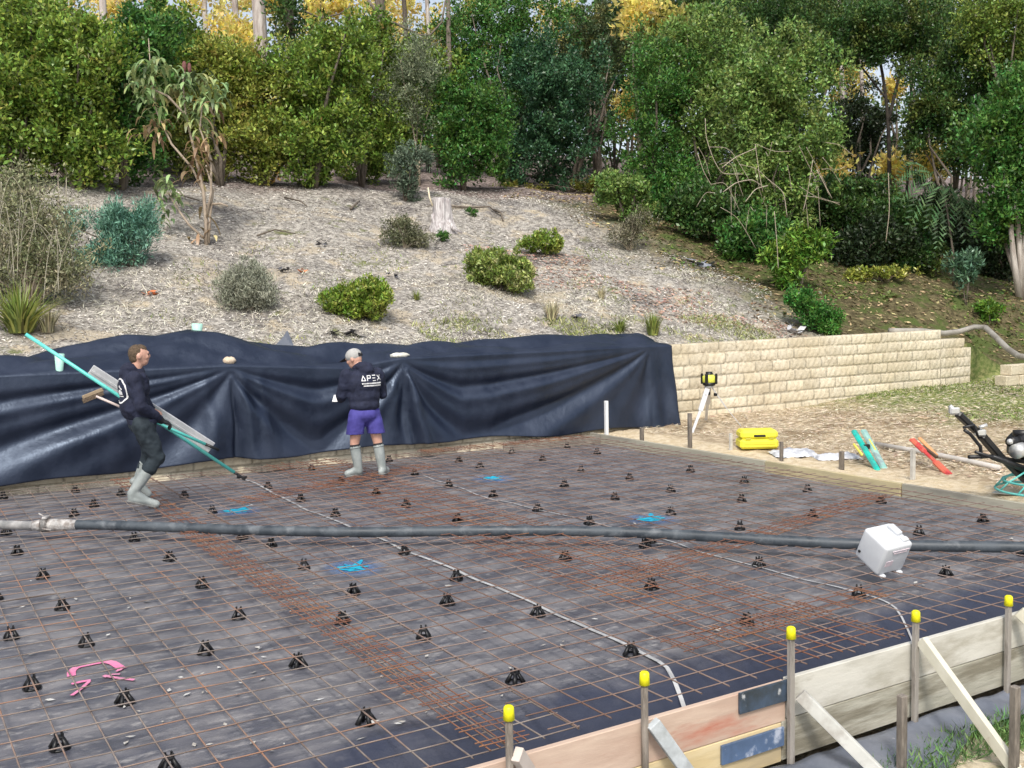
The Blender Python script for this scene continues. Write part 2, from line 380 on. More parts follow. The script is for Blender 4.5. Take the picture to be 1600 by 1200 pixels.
strip('seam_tape', gp([(662, 745), (720, 763), (770, 782), (880, 807), (960, 826), (1050, 847), (1110, 867), (1190, 890), (1290, 915), (1370, 937), (1420, 962), (1450, 980), (1490, 1002)]), .019, M_tape, .012,
      'thin white tape seam ending by the jerrycan side of the near form', 'tape', 'pale tape seams on the membrane')

# sprayed set-out marks
M_blue = mat('blue_spray', (.01, .34, .58), (.01, .48, .62), scale=10, rough=.6)
M_pink = mat('pink_spray', (.85, .22, .42), (.72, .30, .45), scale=10, rough=.6)
def haze_mat(name, c):
    m = mat(name, c, rough=.7); n = m.node_tree.nodes; l = m.node_tree.links; t = n.new('ShaderNodeTexNoise'); t.inputs['Scale'].default_value = 42; t.inputs['Detail'].default_value = 4
    tc = n.new('ShaderNodeTexCoord'); gr = n.new('ShaderNodeTexGradient'); gr.gradient_type = 'SPHERICAL'; l.new(tc.outputs['Object'], t.inputs[0])
    mp = n.new('ShaderNodeMapping'); mp.inputs['Scale'].default_value = (3.2, 2.6, 1); l.new(tc.outputs['Object'], mp.inputs[0]); l.new(mp.outputs[0], gr.inputs[0])
    a = n.new('ShaderNodeMath'); a.operation = 'MULTIPLY'; l.new(t.outputs['Fac'], a.inputs[0]); l.new(gr.outputs['Fac'], a.inputs[1])
    r = n.new('ShaderNodeMapRange'); r.inputs[1].default_value = .06; r.inputs[2].default_value = .55; l.new(a.outputs[0], r.inputs[0]); l.new(r.outputs[0], n['Principled BSDF'].inputs['Alpha']); return m
M_mist = haze_mat('blue_overspray', (.13, .25, .50))
def blue(px, py, s, lab, sp=1.0):
    c = at(px, py, -.08); t = thing('paint_mark', c, lab, 'paint mark', 'blue sprayed set-out marks')
    g = np.linspace(-1, 1, 13); A, B = np.meshgrid(g, g, indexing='ij'); wx = c[0] - .05 + A * .34 * sp; wy = c[1] + B * .42 * sp
    mkfast('overspray', np.stack([wx, wy, plas(wx, wy) + .008], -1).reshape(-1, 3), gridfaces(13, 13), M_mist, t)
    for (dx, dy, ex, ey, wd) in [(-.14, .0, .12, .02, .075), (-.02, -.10, .03, .22, .06), (-.10, .08, .10, -.07, .05), (-.12, -.04, .06, -.09, .05), (-.03, .02, .10, .10, .04)]:
        a = c + RIGHT * dx * s + AWAY * dy * s * 1.2; b = c + RIGHT * ex * s + AWAY * ey * s * 1.2
        strip('sprayed_stroke', [a[:2], b[:2]], wd * s, M_blue, .012 + abs(dx) * .01, parent=t, step=.03, taper=True)
blue(553, 886, 1.0, 'blue sprayed mark in front of the hose, nearest of the blue marks')
blue(372, 799, 1.15, 'blue sprayed mark between the walking man and the hose')
blue(1018, 812, 1.15, 'blue sprayed mark just behind the hose in the middle of the slab')
blue(770, 749, 1.0, 'faint blue sprayed cross right of the capped man, farthest back of the marks')
c = at(150, 1062, -.085); t = thing('paint_mark', c, 'pink sprayed bracket-shaped mark at the lower left of the slab', 'paint mark')
for L, wd in [([(112, 1062), (111, 1052), (120, 1046)], .05), ([(116, 1048), (140, 1043), (166, 1039)], .028), ([(160, 1038), (175, 1037), (183, 1045), (192, 1049)], .055), ([(192, 1048), (182, 1054)], .03),
              ([(112, 1073), (128, 1070), (142, 1068)], .028), ([(140, 1070), (128, 1080), (112, 1090)], .022), ([(162, 1061), (180, 1064), (210, 1066)], .028), ([(163, 1064), (176, 1059), (188, 1058)], .022)]:
    strip('sprayed_stroke', gp(L), wd, M_pink, .008 + RND.random() * .003, parent=t, step=.03, taper=len(L) < 3)
# scraps of pale debris on the membrane
M_scrap = mat('pale_scrap', (.62, .62, .6), (.4, .36, .3), scale=20, rough=.7)
V = []; F = []
pl = [(343, 1045), (285, 1050), (227, 942), (118, 936), (700, 915), (930, 970), (1120, 985), (1390, 907), (1430, 912), (1505, 950), (1020, 1000)] + [(RND.uniform(0, 1600), RND.uniform(720, 1180)) for _ in range(240)]
for i, (a, b) in enumerate(pl):
    p = at(a, b, -.085)
    if not (-5 < p[0] < 8 and -.6 < p[1] < 8): continue
    s_ = RND.uniform(.008, .022) if i > 11 else RND.uniform(.018, .035); an = RND.uniform(0, 6.3); z = float(plas(p[0], p[1])) + .012; o = len(V)
    for k in range(4):
        r_ = s_ * RND.uniform(.5, 1.2) * (1.6 if k % 2 else .7); V.append((p[0] + r_ * math.cos(an + k * 1.57), p[1] + r_ * math.sin(an + k * 1.57), z + RND.uniform(-.002, .006)))
    F.append((o, o + 1, o + 2, o + 3))
o = mkfast('debris_scraps', np.array(V), np.array(F), M_scrap, loc=(3, 2, -.08)); tag(o, 'small pale scraps and leaves littered over the membrane', 'debris', kind='stuff')

# ================================================================ bar chairs
M_black = mat('black_plastic', (.008, .008, .009), rough=.42, spec=.5)
def make_chair():
    t = thing('bar_chair', (0, 0, 0), 'x', 'bar chair')
    b = MB(); n = 14
    ring = [(.054 * math.cos(2 * math.pi * k / n), .054 * math.sin(2 * math.pi * k / n), .005) for k in range(n + 1)]
    b.tube(ring, .0065, 5, cap=False); b.build('base_ring', M_black, t)
    for k in range(4):
        a = math.pi / 4 + k * math.pi / 2; b = MB(); c, s_ = math.cos(a), math.sin(a)
        b.tube([(.055 * c, .055 * s_, .002), (.038 * c, .038 * s_, .034), (.020 * c, .020 * s_, .066)], [.017, .014, .010], 6); b.build('leg', M_black, t)
    b = MB(); b.box((0, 0, .063), (.050, .050, .020), bev=.004)
    for sx in (-1, 1):
        for sy in (-1, 1): b.box((sx * .017, sy * .017, .080), (.013, .013, .028), bev=.003)
    b.build('bar_cradle', M_black, t); return t
CH = [(93,1172),(265,1204),(572,1135),(195,1102),(50,1080),(805,1071),(466,1046),(986,1028),(321,1025),(135,1012),(18,1004),(662,1002),(535,977),(373,970),(1167,977),(97,954),(699,949),(840,966),(1342,937),(1018,925),
 (552,935),(67,908),(316,924),(713,908),(1478,903),(1186,890),(883,880),(475,892),(265,881),(27,872),(632,870),(424,857),(379,847),(1016,852),(1156,832),(210,849),(10,839),(1436,839),(1270,812),(1536,821),(1048,808),
 (840,803),(921,824),(524,811),(332,807),(715,819),(635,797),(116,811),(147,797),(588,777),(470,788),(288,781),(189,779),(118,773),(419,768),(701,764),(771,781),(882,766),(961,785),(1048,774),(1159,790),(1262,773),
 (1466,779),(1163,758),(487,738),(533,758),(648,748),(608,726),(717,727),(750,735),(800,714),(848,724),(886,704),(908,740),(933,715),(984,753),(1016,703),(1087,717),(1079,742),(1158,731),(1247,747),(1353,760),(1377,791),
 (1598,873),(914,692),(754,702),(646,714),(1008,1190 - 330),(5,785),(965,696),(790,845),(-6,940)]
LM = [('the white jerrycan', at(1385, 897)), ('the pink paint mark', at(155, 1062)), ('the nearest blue mark', at(553, 886)), ('the blue mark near the walker', at(372, 799)), ('the blue mark behind the hose', at(1018, 812)),
      ('the faint blue cross', at(770, 749)), ('the walking man', at(225, 792)), ('the capped man', at(575, 746)), ('the hose coupling', at(72, 822)), ('the leftmost capped stake', at(795, 1200)), ('the foot of the yellow case', at(1187, 706))]
proto = make_chair(); used = {}; order = []
for i, (a, b) in enumerate(CH):
    p = at(a, b - 5, -.079)
    if p[1] > 8.2 or p[0] > 8.1: continue
    j = min(range(len(LM)), key=lambda k: np.linalg.norm(LM[k][1][:2] - p[:2])); d = p - LM[j][1]
    r_, aw = d @ RIGHT, d @ AWAY
    dirn = ('to the right of' if r_ > 0 else 'to the left of') if abs(r_) > abs(aw) else ('behind' if aw > 0 else 'in front of')
    order.append((np.linalg.norm(d[:2]), j, dirn, p))
order.sort(key=lambda q: q[0])
ORD = ['nearest', 'second nearest', 'third nearest', 'fourth nearest', 'fifth nearest', 'sixth nearest', 'seventh nearest', 'eighth nearest', 'ninth nearest', 'tenth nearest', 'eleventh nearest', 'twelfth nearest', 'thirteenth nearest', 'fourteenth nearest']
for n_, (dd, j, dirn, p) in enumerate(order):
    o = proto if n_ == 0 else copy_tree(proto)
    k = used.get((j, dirn), 0); used[(j, dirn)] = k + 1
    o.location = (p[0], p[1], float(plas(p[0], p[1])) + .002); o.rotation_euler = (0, 0, RND.choice([0, .785, .2, 1.1])); s_ = .9
    o.scale = (s_, s_, s_); tag(o, 'black bar chair %s %s, %s' % (dirn, LM[j][0], ORD[min(k, 13)]), 'bar chair', 'black bar chairs holding up the mesh')

# ================================================================ formwork (near side)
M_bpink = mat('form_board_pink', (.50, .36, .28), (.60, .46, .36), scale=3, rough=.75, c3=(.46, .17, .11), s3=2.0, thr3=(.54, .72), stretch=(.6, 3, 3), bump=.2)
M_bpale = mat('form_board_pale', (.50, .48, .42), (.62, .60, .54), scale=3, rough=.75, c3=(.33, .30, .23), s3=2.4, thr3=(.5, .72), stretch=(.8, 3, 3), bump=.25)
M_byel = mat('form_board_yellow', (.60, .47, .25), (.68, .56, .34), scale=3, rough=.75, c3=(.45, .36, .22), s3=2, stretch=(.5, 3, 3), bump=.2)
M_bgrey = mat('form_board_grey', (.36, .345, .28), (.47, .45, .38), scale=3, rough=.8, c3=(.22, .20, .15), s3=2.6, stretch=(.4, 3, 3), bump=.5)
M_timber = mat('pale_pine', (.70, .67, .56), (.60, .57, .46), scale=4, rough=.7, c3=(.50, .44, .34), s3=5, thr3=(.62, .68), stretch=(1, 1, 1), bump=.15)
M_peg = mat('weathered_peg', (.17, .145, .12), (.27, .235, .2), scale=8, rough=.85, c3=(.10, .085, .07), s3=5, bump=.4, stretch=(3, 3, .6))
M_ply = mat('black_film_ply', (.035, .045, .055), (.06, .09, .14), scale=6, rough=.4, c3=(.45, .46, .47), s3=16, thr3=(.62, .68))
M_cap = mat('yellow_cap', (.85, .80, .01), (.80, .74, .01), scale=5, rough=.45)
FY = -1.30
def board(x0, x1, z0, z1, m, label, dy=0, th=.035):
    b = MB(); b.box(((x0 + x1) / 2, FY - .0175 + dy, (z0 + z1) / 2), (x1 - x0, th, z1 - z0), bev=.004)
    o = b.build('form_board', m, loc=((x0 + x1) / 2, FY, z0)); tag(o, label, 'form board', 'timber form boards of the slab edges'); return o
XJ = at(1198, 1055, 0)[0] + 0.0
board(-3.5, XJ, -.215, .012, M_bpink, 'upper near form board stained pink and red at the left end')
board(XJ + .012, 8.25, -.205, .022, M_bpale, 'long pale grey upper near form board at the lower right')
board(-3.5, XJ - .03, -.44, -.218, M_byel, 'yellowish lower near form board beneath the pink stained one')
board(XJ - .027, 8.25, -.435, -.209, M_bgrey, 'grey-brown lower near form board beneath the pale one')
def plate(pts, label, m):
    P = [at_plane(a, b, FY - .045) for a, b in pts]; P = np.array(P); x0, x1 = P[:, 0].min(), P[:, 0].max(); z0, z1 = P[:, 2].min(), P[:, 2].max()
    b = MB(); b.box(((x0 + x1) / 2, FY - .046, (z0 + z1) / 2), (x1 - x0, .017, z1 - z0)); o = b.build('splice_plate', m, loc=((x0 + x1) / 2, FY, z0)); tag(o, label, 'splice plate', 'black ply plates joining the form boards')
def at_plane(px, py, y):
    d = ray(px, py); t = (y - CC[1]) / d[1]; return CC + d * t
plate([(1157, 1095), (1234, 1080)], 'speckled black ply splice plate over the upper board joint', M_ply)
def pl2(pa, pb, h_, label, m):
    A = at_plane(*pa, FY - .046); B = at_plane(*pb, FY - .046); b = MB(); x0, x1 = A[0], B[0]; z0 = (A[2] + B[2]) / 2
    b.box(((x0 + x1) / 2, FY - .046, z0), (x1 - x0, .017, h_), bev=.002); o = b.build('splice_plate', m, loc=((x0 + x1) / 2, FY - .046, z0)); tag(o, label, 'splice plate', 'black ply plates joining the form boards')
bpy.data.objects.remove(bpy.data.objects['splice_plate'])
pl2((1155, 1098), (1235, 1078), .115, 'speckled black ply splice plate over the upper board joint', M_ply)
pl2((1127, 1177), (1224, 1153), .105, 'bluish black ply splice plate with white scuffs over the lower board joint', mat('blue_scuffed_ply', (.07, .11, .19), (.10, .16, .28), scale=5, rough=.45, c3=(.42, .46, .55), s3=9, thr3=(.55, .66)))
for (px, cy, wd, lab) in [(795, 1113, .034, 'leftmost yellow capped stake on the near form'), (1007, 1059, .032, 'second yellow capped stake from the left on the near form, dark and square'), (1236, 988, .034, 'yellow capped stake beside the splice plates'),
                     (1431, 962, .032, 'yellow capped stake in front of the end of the thin tape seam'), (1576, 938, .032, 'rightmost yellow capped stake on the near form')]:
    T = at_plane(px, cy, FY - .075); base = np.array([T[0], FY - .075, -.6]); t = thing('capped_stake', (base[0], base[1], -.5), lab, 'stake', 'yellow capped stakes along the near form')
    b = MB(); r_ = .0175; X0 = T[0]
    if px == 1007 or px == 795: b.tube([(X0, base[1], -.6), (X0, base[1], T[2])], .019, 7); mm = M_peg
    else: b.box((X0, base[1], (T[2] - .6) / 2), (.034, .030, T[2] + .6), bev=.003); mm = M_tim2 if 'M_tim2' in globals() else M_peg
    b.build('peg', mat('peg_wood_%d' % px, (.30, .275, .245), (.40, .37, .34), scale=6, rough=.85, c3=(.17, .15, .13), s3=6, bump=.3, stretch=(3, 3, .5)) if px > 1100 else M_peg, t)
    b = MB(); b.tube([(X0, base[1], T[2] - .034), (X0, base[1], T[2] + .024), (X0, base[1], T[2] + .032)], [.0275, .0245, .016], 10); b.build('safety_cap', M_cap, t)
def brace(p0, p1, lab, m=None, z1=-.52, y0=FY - .10, wd=.042, h_=.07):
    A = at_plane(*p0, y0); B = at(*p1, z1) if z1 is not None else ptd(*p1, dep(A) - .5)
    b = MB(); b.bar(A, B, wd, h_, bev=.003); o = b.build('brace', m or M_timber, loc=B); tag(o, lab, 'brace', 'diagonal timber braces holding the near form'); return A, B
brace((1440, 1000), (1588, 1205), 'long creamy pine brace leaning from the fourth capped stake', z1=-.50)
brace((1250, 1085), (1395, 1230), 'grey white pine brace leaning from the stake by the splice plates', mat('grey_pine', (.62, .62, .58), (.52, .52, .48), scale=4, rough=.75, c3=(.42, .4, .36), s3=5, bump=.15))
brace((1020, 1130), (1120, 1270), 'bluish grey brace leaning from the dark second stake', mat('blue_pine', (.46, .50, .52), (.56, .59, .60), scale=4, rough=.75, c3=(.36, .38, .38), s3=5, bump=.15))
brace((808, 1178), (880, 1290), 'short pinkish brace end beside the leftmost capped stake', mat('pink_pine', (.66, .58, .52), (.58, .50, .44), scale=4, rough=.75, bump=.15))
brace((1592, 955), (1760, 1120), 'pale brace end cut off by the right edge of the picture')
for (pt, pb, lab, m) in [((1416, 1092), (1402, 1225), 'split grey outer peg between the two long braces', M_peg), ((1592, 1078), (1578, 1225), 'dark outer peg at the foot of the long creamy brace', M_peg),
                         ((1168, 1184), (1166, 1230), 'short rust-brown outer peg below the splice plates', mat('rust_peg', (.16, .075, .05), (.24, .13, .09), scale=9, rough=.8))]:
    B = at(pb[0], pb[1], -.56); T = ptd(pt[0], pt[1], dep(B)); b = MB(); b.box(((T[0] + B[0]) / 2, (T[1] + B[1]) / 2, (T[2] + B[2]) / 2), (.045, .045, T[2] - B[2] + .06), bev=.006); b.build('outer_peg', m, loc=B); tag(bpy.data.objects[[o.name for o in bpy.data.objects if o.name.startswith('outer_peg')][-1]], lab, 'peg', 'outer pegs in front of the near form')
# plastic skirt lying on the ground outside the near form
n1, n2 = 220, 16; V = []
for i in range(n1):
    x = 0 + 9 * i / (n1 - 1); ed = .25 + .035 * math.sin(x * 2.1) + .03 * math.sin(5.3 * x + 1)
    if x < 4.2: ed += .26 * (4.2 - x)
    for j in range(n2):
        q = j / (n2 - 1); y = FY - .045 - ed * q
        V.append((x, y, float(ground(x, y)) + .03 + .10 * (1 - q) ** 2 * .6 + .010 * math.sin(5.2 * x + 3 * q + 1.5 * math.sin(2.3 * x)) * (.4 + q) + .006 * math.sin(13 * x - 7 * q + 2 * math.sin(4 * x + q)) + .004 * abs(math.sin(21 * q + 6 * x))))
M_skirt = mat('skirt_plastic', (.11, .125, .16), (.17, .185, .22), scale=4, rough=.35, bump=.3, bscale=12, c3=(.5, .5, .52), s3=9, thr3=(.66, .72))
tag(mkfast('plastic_skirt', np.array(V), gridfaces(n1, n2), M_skirt, smooth=True, loc=(4, -1.6, -.5)), 'grey-black plastic skirt lying on the ground outside the near form', 'plastic sheet')
# far side form (right) and back edge
M_fgrey = mat('far_form_timber', (.36, .34, .26), (.46, .44, .35), scale=3, rough=.8, c3=(.29, .27, .22), s3=1.5, stretch=(3, .5, 3), bump=.2)
M_fyel = mat('far_form_yellow', (.50, .42, .24), (.58, .50, .31), scale=3, rough=.8, c3=(.38, .33, .2), s3=2, stretch=(3, .5, 3))
def fboard(a, b, w_, h_, z, m, lab):
    A = np.array([*a, z]); B = np.array([*b, z]); o_ = MB(); o_.bar(A, B, w_, h_, bev=.004); o = o_.build('form_board', m, loc=(A + B) / 2); tag(o, lab, 'form board', 'timber form boards of the slab edges')
fboard((8.24, -1.27), (8.24, 2.1), .05, .2, -.045, M_fgrey, 'grey far side form board beside the power trowel')
fboard((8.235, 2.12), (8.235, 4.15), .05, .2, -.043, M_fyel, 'yellowish far side form board by the teal floats')
fboard((8.24, 4.17), (8.22, 7.9), .055, .2, -.045, M_fgrey, 'greenish grey far side form board reaching the back corner')
fboard((6.55, 7.78), (8.18, 7.62), .03, .14, -.02, mat('back_form', (.30, .27, .22), (.2, .18, .15), scale=4, rough=.8), 'thin weathered form board closing the back corner of the slab')
M_stk = mat('pale_stake', (.55, .54, .50), (.40, .38, .34), scale=7, rough=.8, bump=.2)
M_wht = mat('white_pipe', (.80, .80, .80), rough=.4)
for (px, yt, yb, m, wd, lab) in [(941, 626, 684, M_wht, .05, 'tall white stake standing at the back corner against the tarp'), (1003, 668, 692, M_peg, .05, 'short dark peg right of the white stake'), (1078, 645, 702, M_peg, .05, 'tall brown peg beside the tripod foot'),
                       (1142, 677, 705, M_stk, .04, 'short pale peg left of the yellow case'), (1221, 690, 722, M_peg, .04, 'dark peg standing in front of the crumpled white bag'), (1315, 705, 735, M_peg, .05, 'dark peg in front of the flat white bag'),
                       (1426, 700, 752, M_stk, .045, 'tall pale peg between the teal floats and the red float')]:
    B = at(px, yb, .0); B[0] = max(B[0], 8.31); B = np.array([B[0], B[1], 0.]); D = dep(B); T = ptd(px, yt, D); b = MB()
    ld = at(px, yb, 0); b.box((B[0], B[1], T[2] / 2 - .12), (wd, wd, T[2] + .24), bev=.004); o = b.build('edge_peg', m, loc=B); tag(o, lab, 'peg', 'pegs along the far side form')

# ================================================================ block retaining wall
M_block = mat('split_block', (.62, .54, .39), (.72, .65, .51), scale=1.6, rough=.9, c3=(.50, .43, .31), s3=14, thr3=(.5, .68), bump=.8, bscale=22)
def wall_attr(m):
    n = m.node_tree.nodes; l = m.node_tree.links; b = n['Principled BSDF']; cur = b.inputs['Base Color'].links[0].from_socket
    a = n.new('ShaderNodeAttribute'); a.attribute_name = 'blk'; h = n.new('ShaderNodeHueSaturation'); l.new(cur, h.inputs['Color']); l.new(a.outputs['Fac'], h.inputs['Value']); l.new(h.outputs[0], b.inputs['Base Color'])
wall_attr(M_block)
def wtop(px, py): return onwall(px, py)
tA = onwall(1045, 538); tB = onwall(1470, 515)
def wall_top(x): return tA[1] + (tB[1] - tA[1]) * (x - tA[0]) / (tB[0] - tA[0]) - .16 * (1 - sst(tA[0] - .5, tA[0] - .25, x))
CHT = .19
def wall_piece(root, x0, x1, ncut, name='wall_face'):
    """split-face courses; ncut courses are missing from the top"""
    xs = np.arange(x0, x1 + .001, .024); nz = 92; V = []; A = []
    zt = wall_top(xs) - ncut * CHT + .0; zb = -.35
    for i, x in enumerate(xs):
        for j in range(nz + 1):
            z = zt[i] - (zt[i] - zb) * j / nz
            dtop = (wall_top(x) - z) / CHT; r_ = int(math.floor(dtop + 1e-6)); fz = dtop - r_
            u = x / .39 + (.5 if r_ % 2 else 0) + .12 * math.sin(r_ * 2.3); c_ = int(math.floor(u)); fx = u - c_
            e = min(fx, 1 - fx) * .39; e2 = min(fz, 1 - fz) * CHT
            g = .020 * max(0, 1 - e / .014) + .024 * max(0, 1 - e2 / .014)
            h1 = math.sin(c_ * 12.9898 + r_ * 78.233) * 43758.5453; h1 -= math.floor(h1)
            V.append((x, YW(x) + g - .010 * h1 + .004 * math.sin(53 * x + 17 * z) + .003 * math.sin(31 * z - 47 * x) - .012 * (1 - math.cos(2 * math.pi * fz)) * .3, z)); A.append((.86 + .2 * h1) * (1 - .45 * (g > .006)))
    o = mkfast(name, np.array(V), gridfaces(len(xs), nz + 1)[:, ::-1], M_block, root, smooth=False)
    at_ = o.data.attributes.new('blk', 'FLOAT', 'POINT'); at_.data.foreach_set('value', np.array(A, np.float32))
    V = []; F = []
    for x in (x0, x1):
        zt_ = wall_top(x) - ncut * CHT
        for yy, zz in ((.030, zb), (.030, zt_ - .003), (.24, zt_ - .003), (.24, zb)): V.append((x, YW(x) + yy, zz))
    V[1] = (V[1][0], V[1][1] - .03, V[1][2]); V[5] = (V[5][0], V[5][1] - .03, V[5][2])
    b = MB(); b.add(V, [(0, 1, 5, 4), (1, 2, 6, 5), (2, 3, 7, 6), (0, 3, 2, 1), (4, 5, 6, 7)]); oc = b.build('wall_core', M_block, root)
    at_ = oc.data.attributes.new('blk', 'FLOAT', 'POINT'); at_.data.foreach_set('value', np.ones(8, np.float32))
xe = [onwall(1470, 520)[0], onwall(1506, 535)[0], onwall(1517, 550)[0]]
wr = thing('block_wall', (6, YW(6), 0), 'long cream block retaining wall behind the slab, half hidden by the black tarp', 'wall')
wall_piece(wr, -7, xe[0], 0); wall_piece(wr, xe[0] + .003, xe[1], 1); wall_piece(wr, xe[1] + .003, xe[2], 2)
p = at(1578, 604, .33); b = MB(); t = thing('block_wall', p, 'short cream block wall stub cut off by the right edge', 'wall')
for k in range(3):
    o_ = (k % 2) * .2
    for q in range(7): b.box((p[0] + .2 + q * .405 - o_ * .7 + .02 * k, p[1] - q * .02 + .12, .24 + k * .197), (.395, .24, .187), bev=.008)
o = b.build('block_courses', M_block, t); at_ = o.data.attributes.new('blk', 'FLOAT', 'POINT'); at_.data.foreach_set('value', np.ones(len(o.data.vertices), np.float32) * .95)
# long grey pipe over the wall end
M_pipe = mat('grey_pipe', (.24, .22, .19), (.36, .34, .30), scale=3, rough=.7, bump=.2)
dd = dep(at(1580, 604, .33)); D0 = 20.6
P = [ptd(1390, 517, 20.0), ptd(1440, 517, 20.3), ptd(1475, 521, D0), ptd(1500, 518, D0 + .2), ptd(1522, 511, D0 + .3), ptd(1540, 512, D0), ptd(1556, 527, D0 - .7), ptd(1574, 545, D0 - 1.6), ptd(1592, 557, D0 - 2.4), ptd(1615, 560, D0 - 3)]
b = MB(); b.tube(P, .055, 10); tag(b.build('grey_pipe', M_pipe, loc=P[4]), 'thick grey pipe arching over the stepped right end of the block wall', 'pipe')

# ================================================================ black tarp draped over the wall
def interp(L, v):
    L = sorted(L); return np.interp(v, [a for a, _ in L], [b_ for _, b_ in L])
topL = [onwall(a, b_, -.05) for a, b_ in [(0, 587), (100, 583), (190, 579), (355, 571), (450, 573), (540, 575), (627, 560), (700, 556), (850, 549), (1000, 541), (1045, 540)]]
botL = [onwall(a, b_, -.07) for a, b_ in [(0, 757), (180, 738), (360, 716), (400, 716), (560, 700), (640, 693), (650, 690), (860, 679), (960, 670), (1053, 664)]]
creL = [onwall(a, b_, .75) for a, b_ in [(0, 567), (60, 556), (150, 536), (195, 528), (240, 529), (290, 518), (335, 522), (380, 533), (430, 543), (480, 546), (700, 540), (850, 531), (985, 524), (1000, 539), (1045, 541)]]
xR = onwall(1050, 600, -.06)[0]; pins = [-9.5, onwall(357, 565)[0], onwall(627, 558)[0], onwall(1008, 536)[0]]
xs = np.arange(-5.5, xR + .001, .028); nf, ntop = 64, 34
V = np.zeros((len(xs), nf + ntop, 3)); rs = np.random.RandomState(5)
def fold(ph, s_):
    a = np.sin(ph + s_); return (np.abs(a) ** 1.0) * np.sign(a)
for i, x in enumerate(xs):
    zt, zb, zc = interp(topL, x), interp(botL, x), interp(creL, x); H = zt - zb
    if x < topL[0][0]: zb = botL[0][1] + .0
    h = np.linspace(1, 0, nf)                     # depth below the top edge, 1 at the bottom
    d = np.zeros(nf)
    for pi in range(4):
        if pi < 3 and pins[pi] <= x < pins[pi + 1]:
            dl, dr = x - pins[pi], pins[pi + 1] - x
            S = min(1, dr / (2.9, 1.4, 2.9)[pi]) ** .8 * min(1, dl / (3., 1.2, .9)[pi]) ** .7
            c_ = h * H / (S * 1.0 + .02); ang = np.arctan(c_ * 1.25)
            amp = (.03 + .12 * np.clip(h * 1.6, 0, 1)) * (.85, .8, .9)[pi]
            fr = (13.5, 11, 14)[pi]; ph = fr * ang + .45 * math.sin(.9 * x + pi) + (0, 1.3, 3.6)[pi]
            wv = .62 * np.sin(ph) + .25 * np.sin(2 * ph + .8) + .28 * math.sin(.8 * x + 1) * np.sin(.5 * ph + 1) 
            d += amp * wv * (.8 + .2 * math.sin(1.7 * x + pi)) + .010 * np.sin(2.4 * x + 6 * h + 2 * np.sin(3 * h + x)) * h
        if pi == 3 and x >= pins[3]:
            d += .04 * np.sin(11 * (x - pins[3]) / (xR - pins[3] + .01) * (1.1 - .4 * h)) * h
    for xp, sg in ((pins[1] + .18, .10), (pins[1] + .42, .07), (pins[2] + .10, .16), (pins[2] - .18, .06), (pins[1] - .30, .06)):
        d += sg * np.exp(-((x - xp - .16 * (h - .5) * sg * 8) / (.05 + .10 * h)) ** 2) * np.clip(h * 2, 0, 1)
    d *= sst(0, .16, h) * .8
    d = np.clip(d, -.075, .3)
    flare = .085 + .06 * h ** 2
    if x > pins[3]: flare = flare + .10 * ((x - pins[3]) / (xR - pins[3])) * h
    V[i, :nf, 0] = x + .02 * np.sin(9 * h + x) * h + (.04 * h * (x - pins[3]) / (xR - pins[3]) if x > pins[3] else 0)
    V[i, :nf, 1] = YW(x) - flare - d * 1.05
    V[i, :nf, 2] = zt - h * H + (.02 * math.sin(3.1 * x) * h[:]) 
    # the sheet over the top: edge, rise to the crest, then down behind
    q = np.linspace(0, 1, ntop + 1)[1:]
    yy = np.where(q < .72, -.04 + (.79) * (q / .72), .75 + (q - .72) / .28 * .9)
    zz = np.where(q < .72, zt + (zc - zt) * sst(0, 1, q / .72) ** .8, zc - (q - .72) / .28 * .75)
    rp = .018 * np.sin(7 * yy + 2.3 * x) + .014 * np.sin(3.1 * x - 11 * yy) + .05 * np.abs(np.sin(1.1 * x + 4 * yy + .7 * np.sin(2 * x))) + .03 * np.abs(np.sin(2.7 * x - 6 * yy + np.sin(1.3 * x)))
    rp *= np.sin(np.pi * np.clip(q / .72, 0, 1)) + .1
    V[i, nf:, 0] = x; V[i, nf:, 1] = YW(x) + yy; V[i, nf:, 2] = zz + rp * 1.5
def tarpmat():
    m = mat('black_tarp', (.008, .0115, .024), (.017, .022, .040), scale=2, rough=.36, rvar=.2, bump=.85, bscale=3.2, spec=.8, stretch=(1, 1, .7)); m.node_tree.nodes['Principled BSDF'].inputs['Specular Tint'].default_value = (.62, .76, 1, 1); return m
M_tarp = tarpmat()
tag(mkfast('tarp', V.reshape(-1, 3), gridfaces(len(xs), nf + ntop)[:, ::-1], M_tarp, smooth=True, loc=(3, 8.3, 0)), 'big glossy black tarp draped in swags over the block wall', 'tarp')
tp = bpy.context.scene.objects['tarp']; sm = tp.modifiers.new('solid', 'SOLIDIFY'); sm.thickness = .003
def tarp_z(x, off):  # height of the sheet over the wall at a distance behind its front
    q = (off + .04) / .79; return float(interp(topL, x) + (interp(creL, x) - interp(topL, x)) * sst(0, 1, q) ** .8)
def stone(px, py, r, m, lab, cat, name, off=.02):
    x, z = onwall(px, py, off); z = tarp_z(x, off) + r[2] * .8; b = MB(); b.ell((x, YW(x) + off, z), r, nu=12, nv=8)
    o = b.build(name, m, loc=(x, YW(x) + off, z))
    for v_ in o.data.vertices: v_.co *= 1 + .13 * math.sin(9 * v_.co.x / r[0] + 4 * v_.co.z / r[2])
    tag(o, lab, cat)
stone(358, 565, (.085, .07, .055), mat('tan_stone', (.62, .47, .33), (.72, .60, .46), scale=12, rough=.8, bump=.3), 'tan stone weighing the tarp down between the two men', 'stone', 'weight_stone')
stone(624, 557, (.15, .08, .042), mat('white_stone', (.74, .73, .66), (.62, .60, .52), scale=12, rough=.8, bump=.3), 'flat white stone weighing down the tarp right of the capped man', 'stone', 'weight_stone')
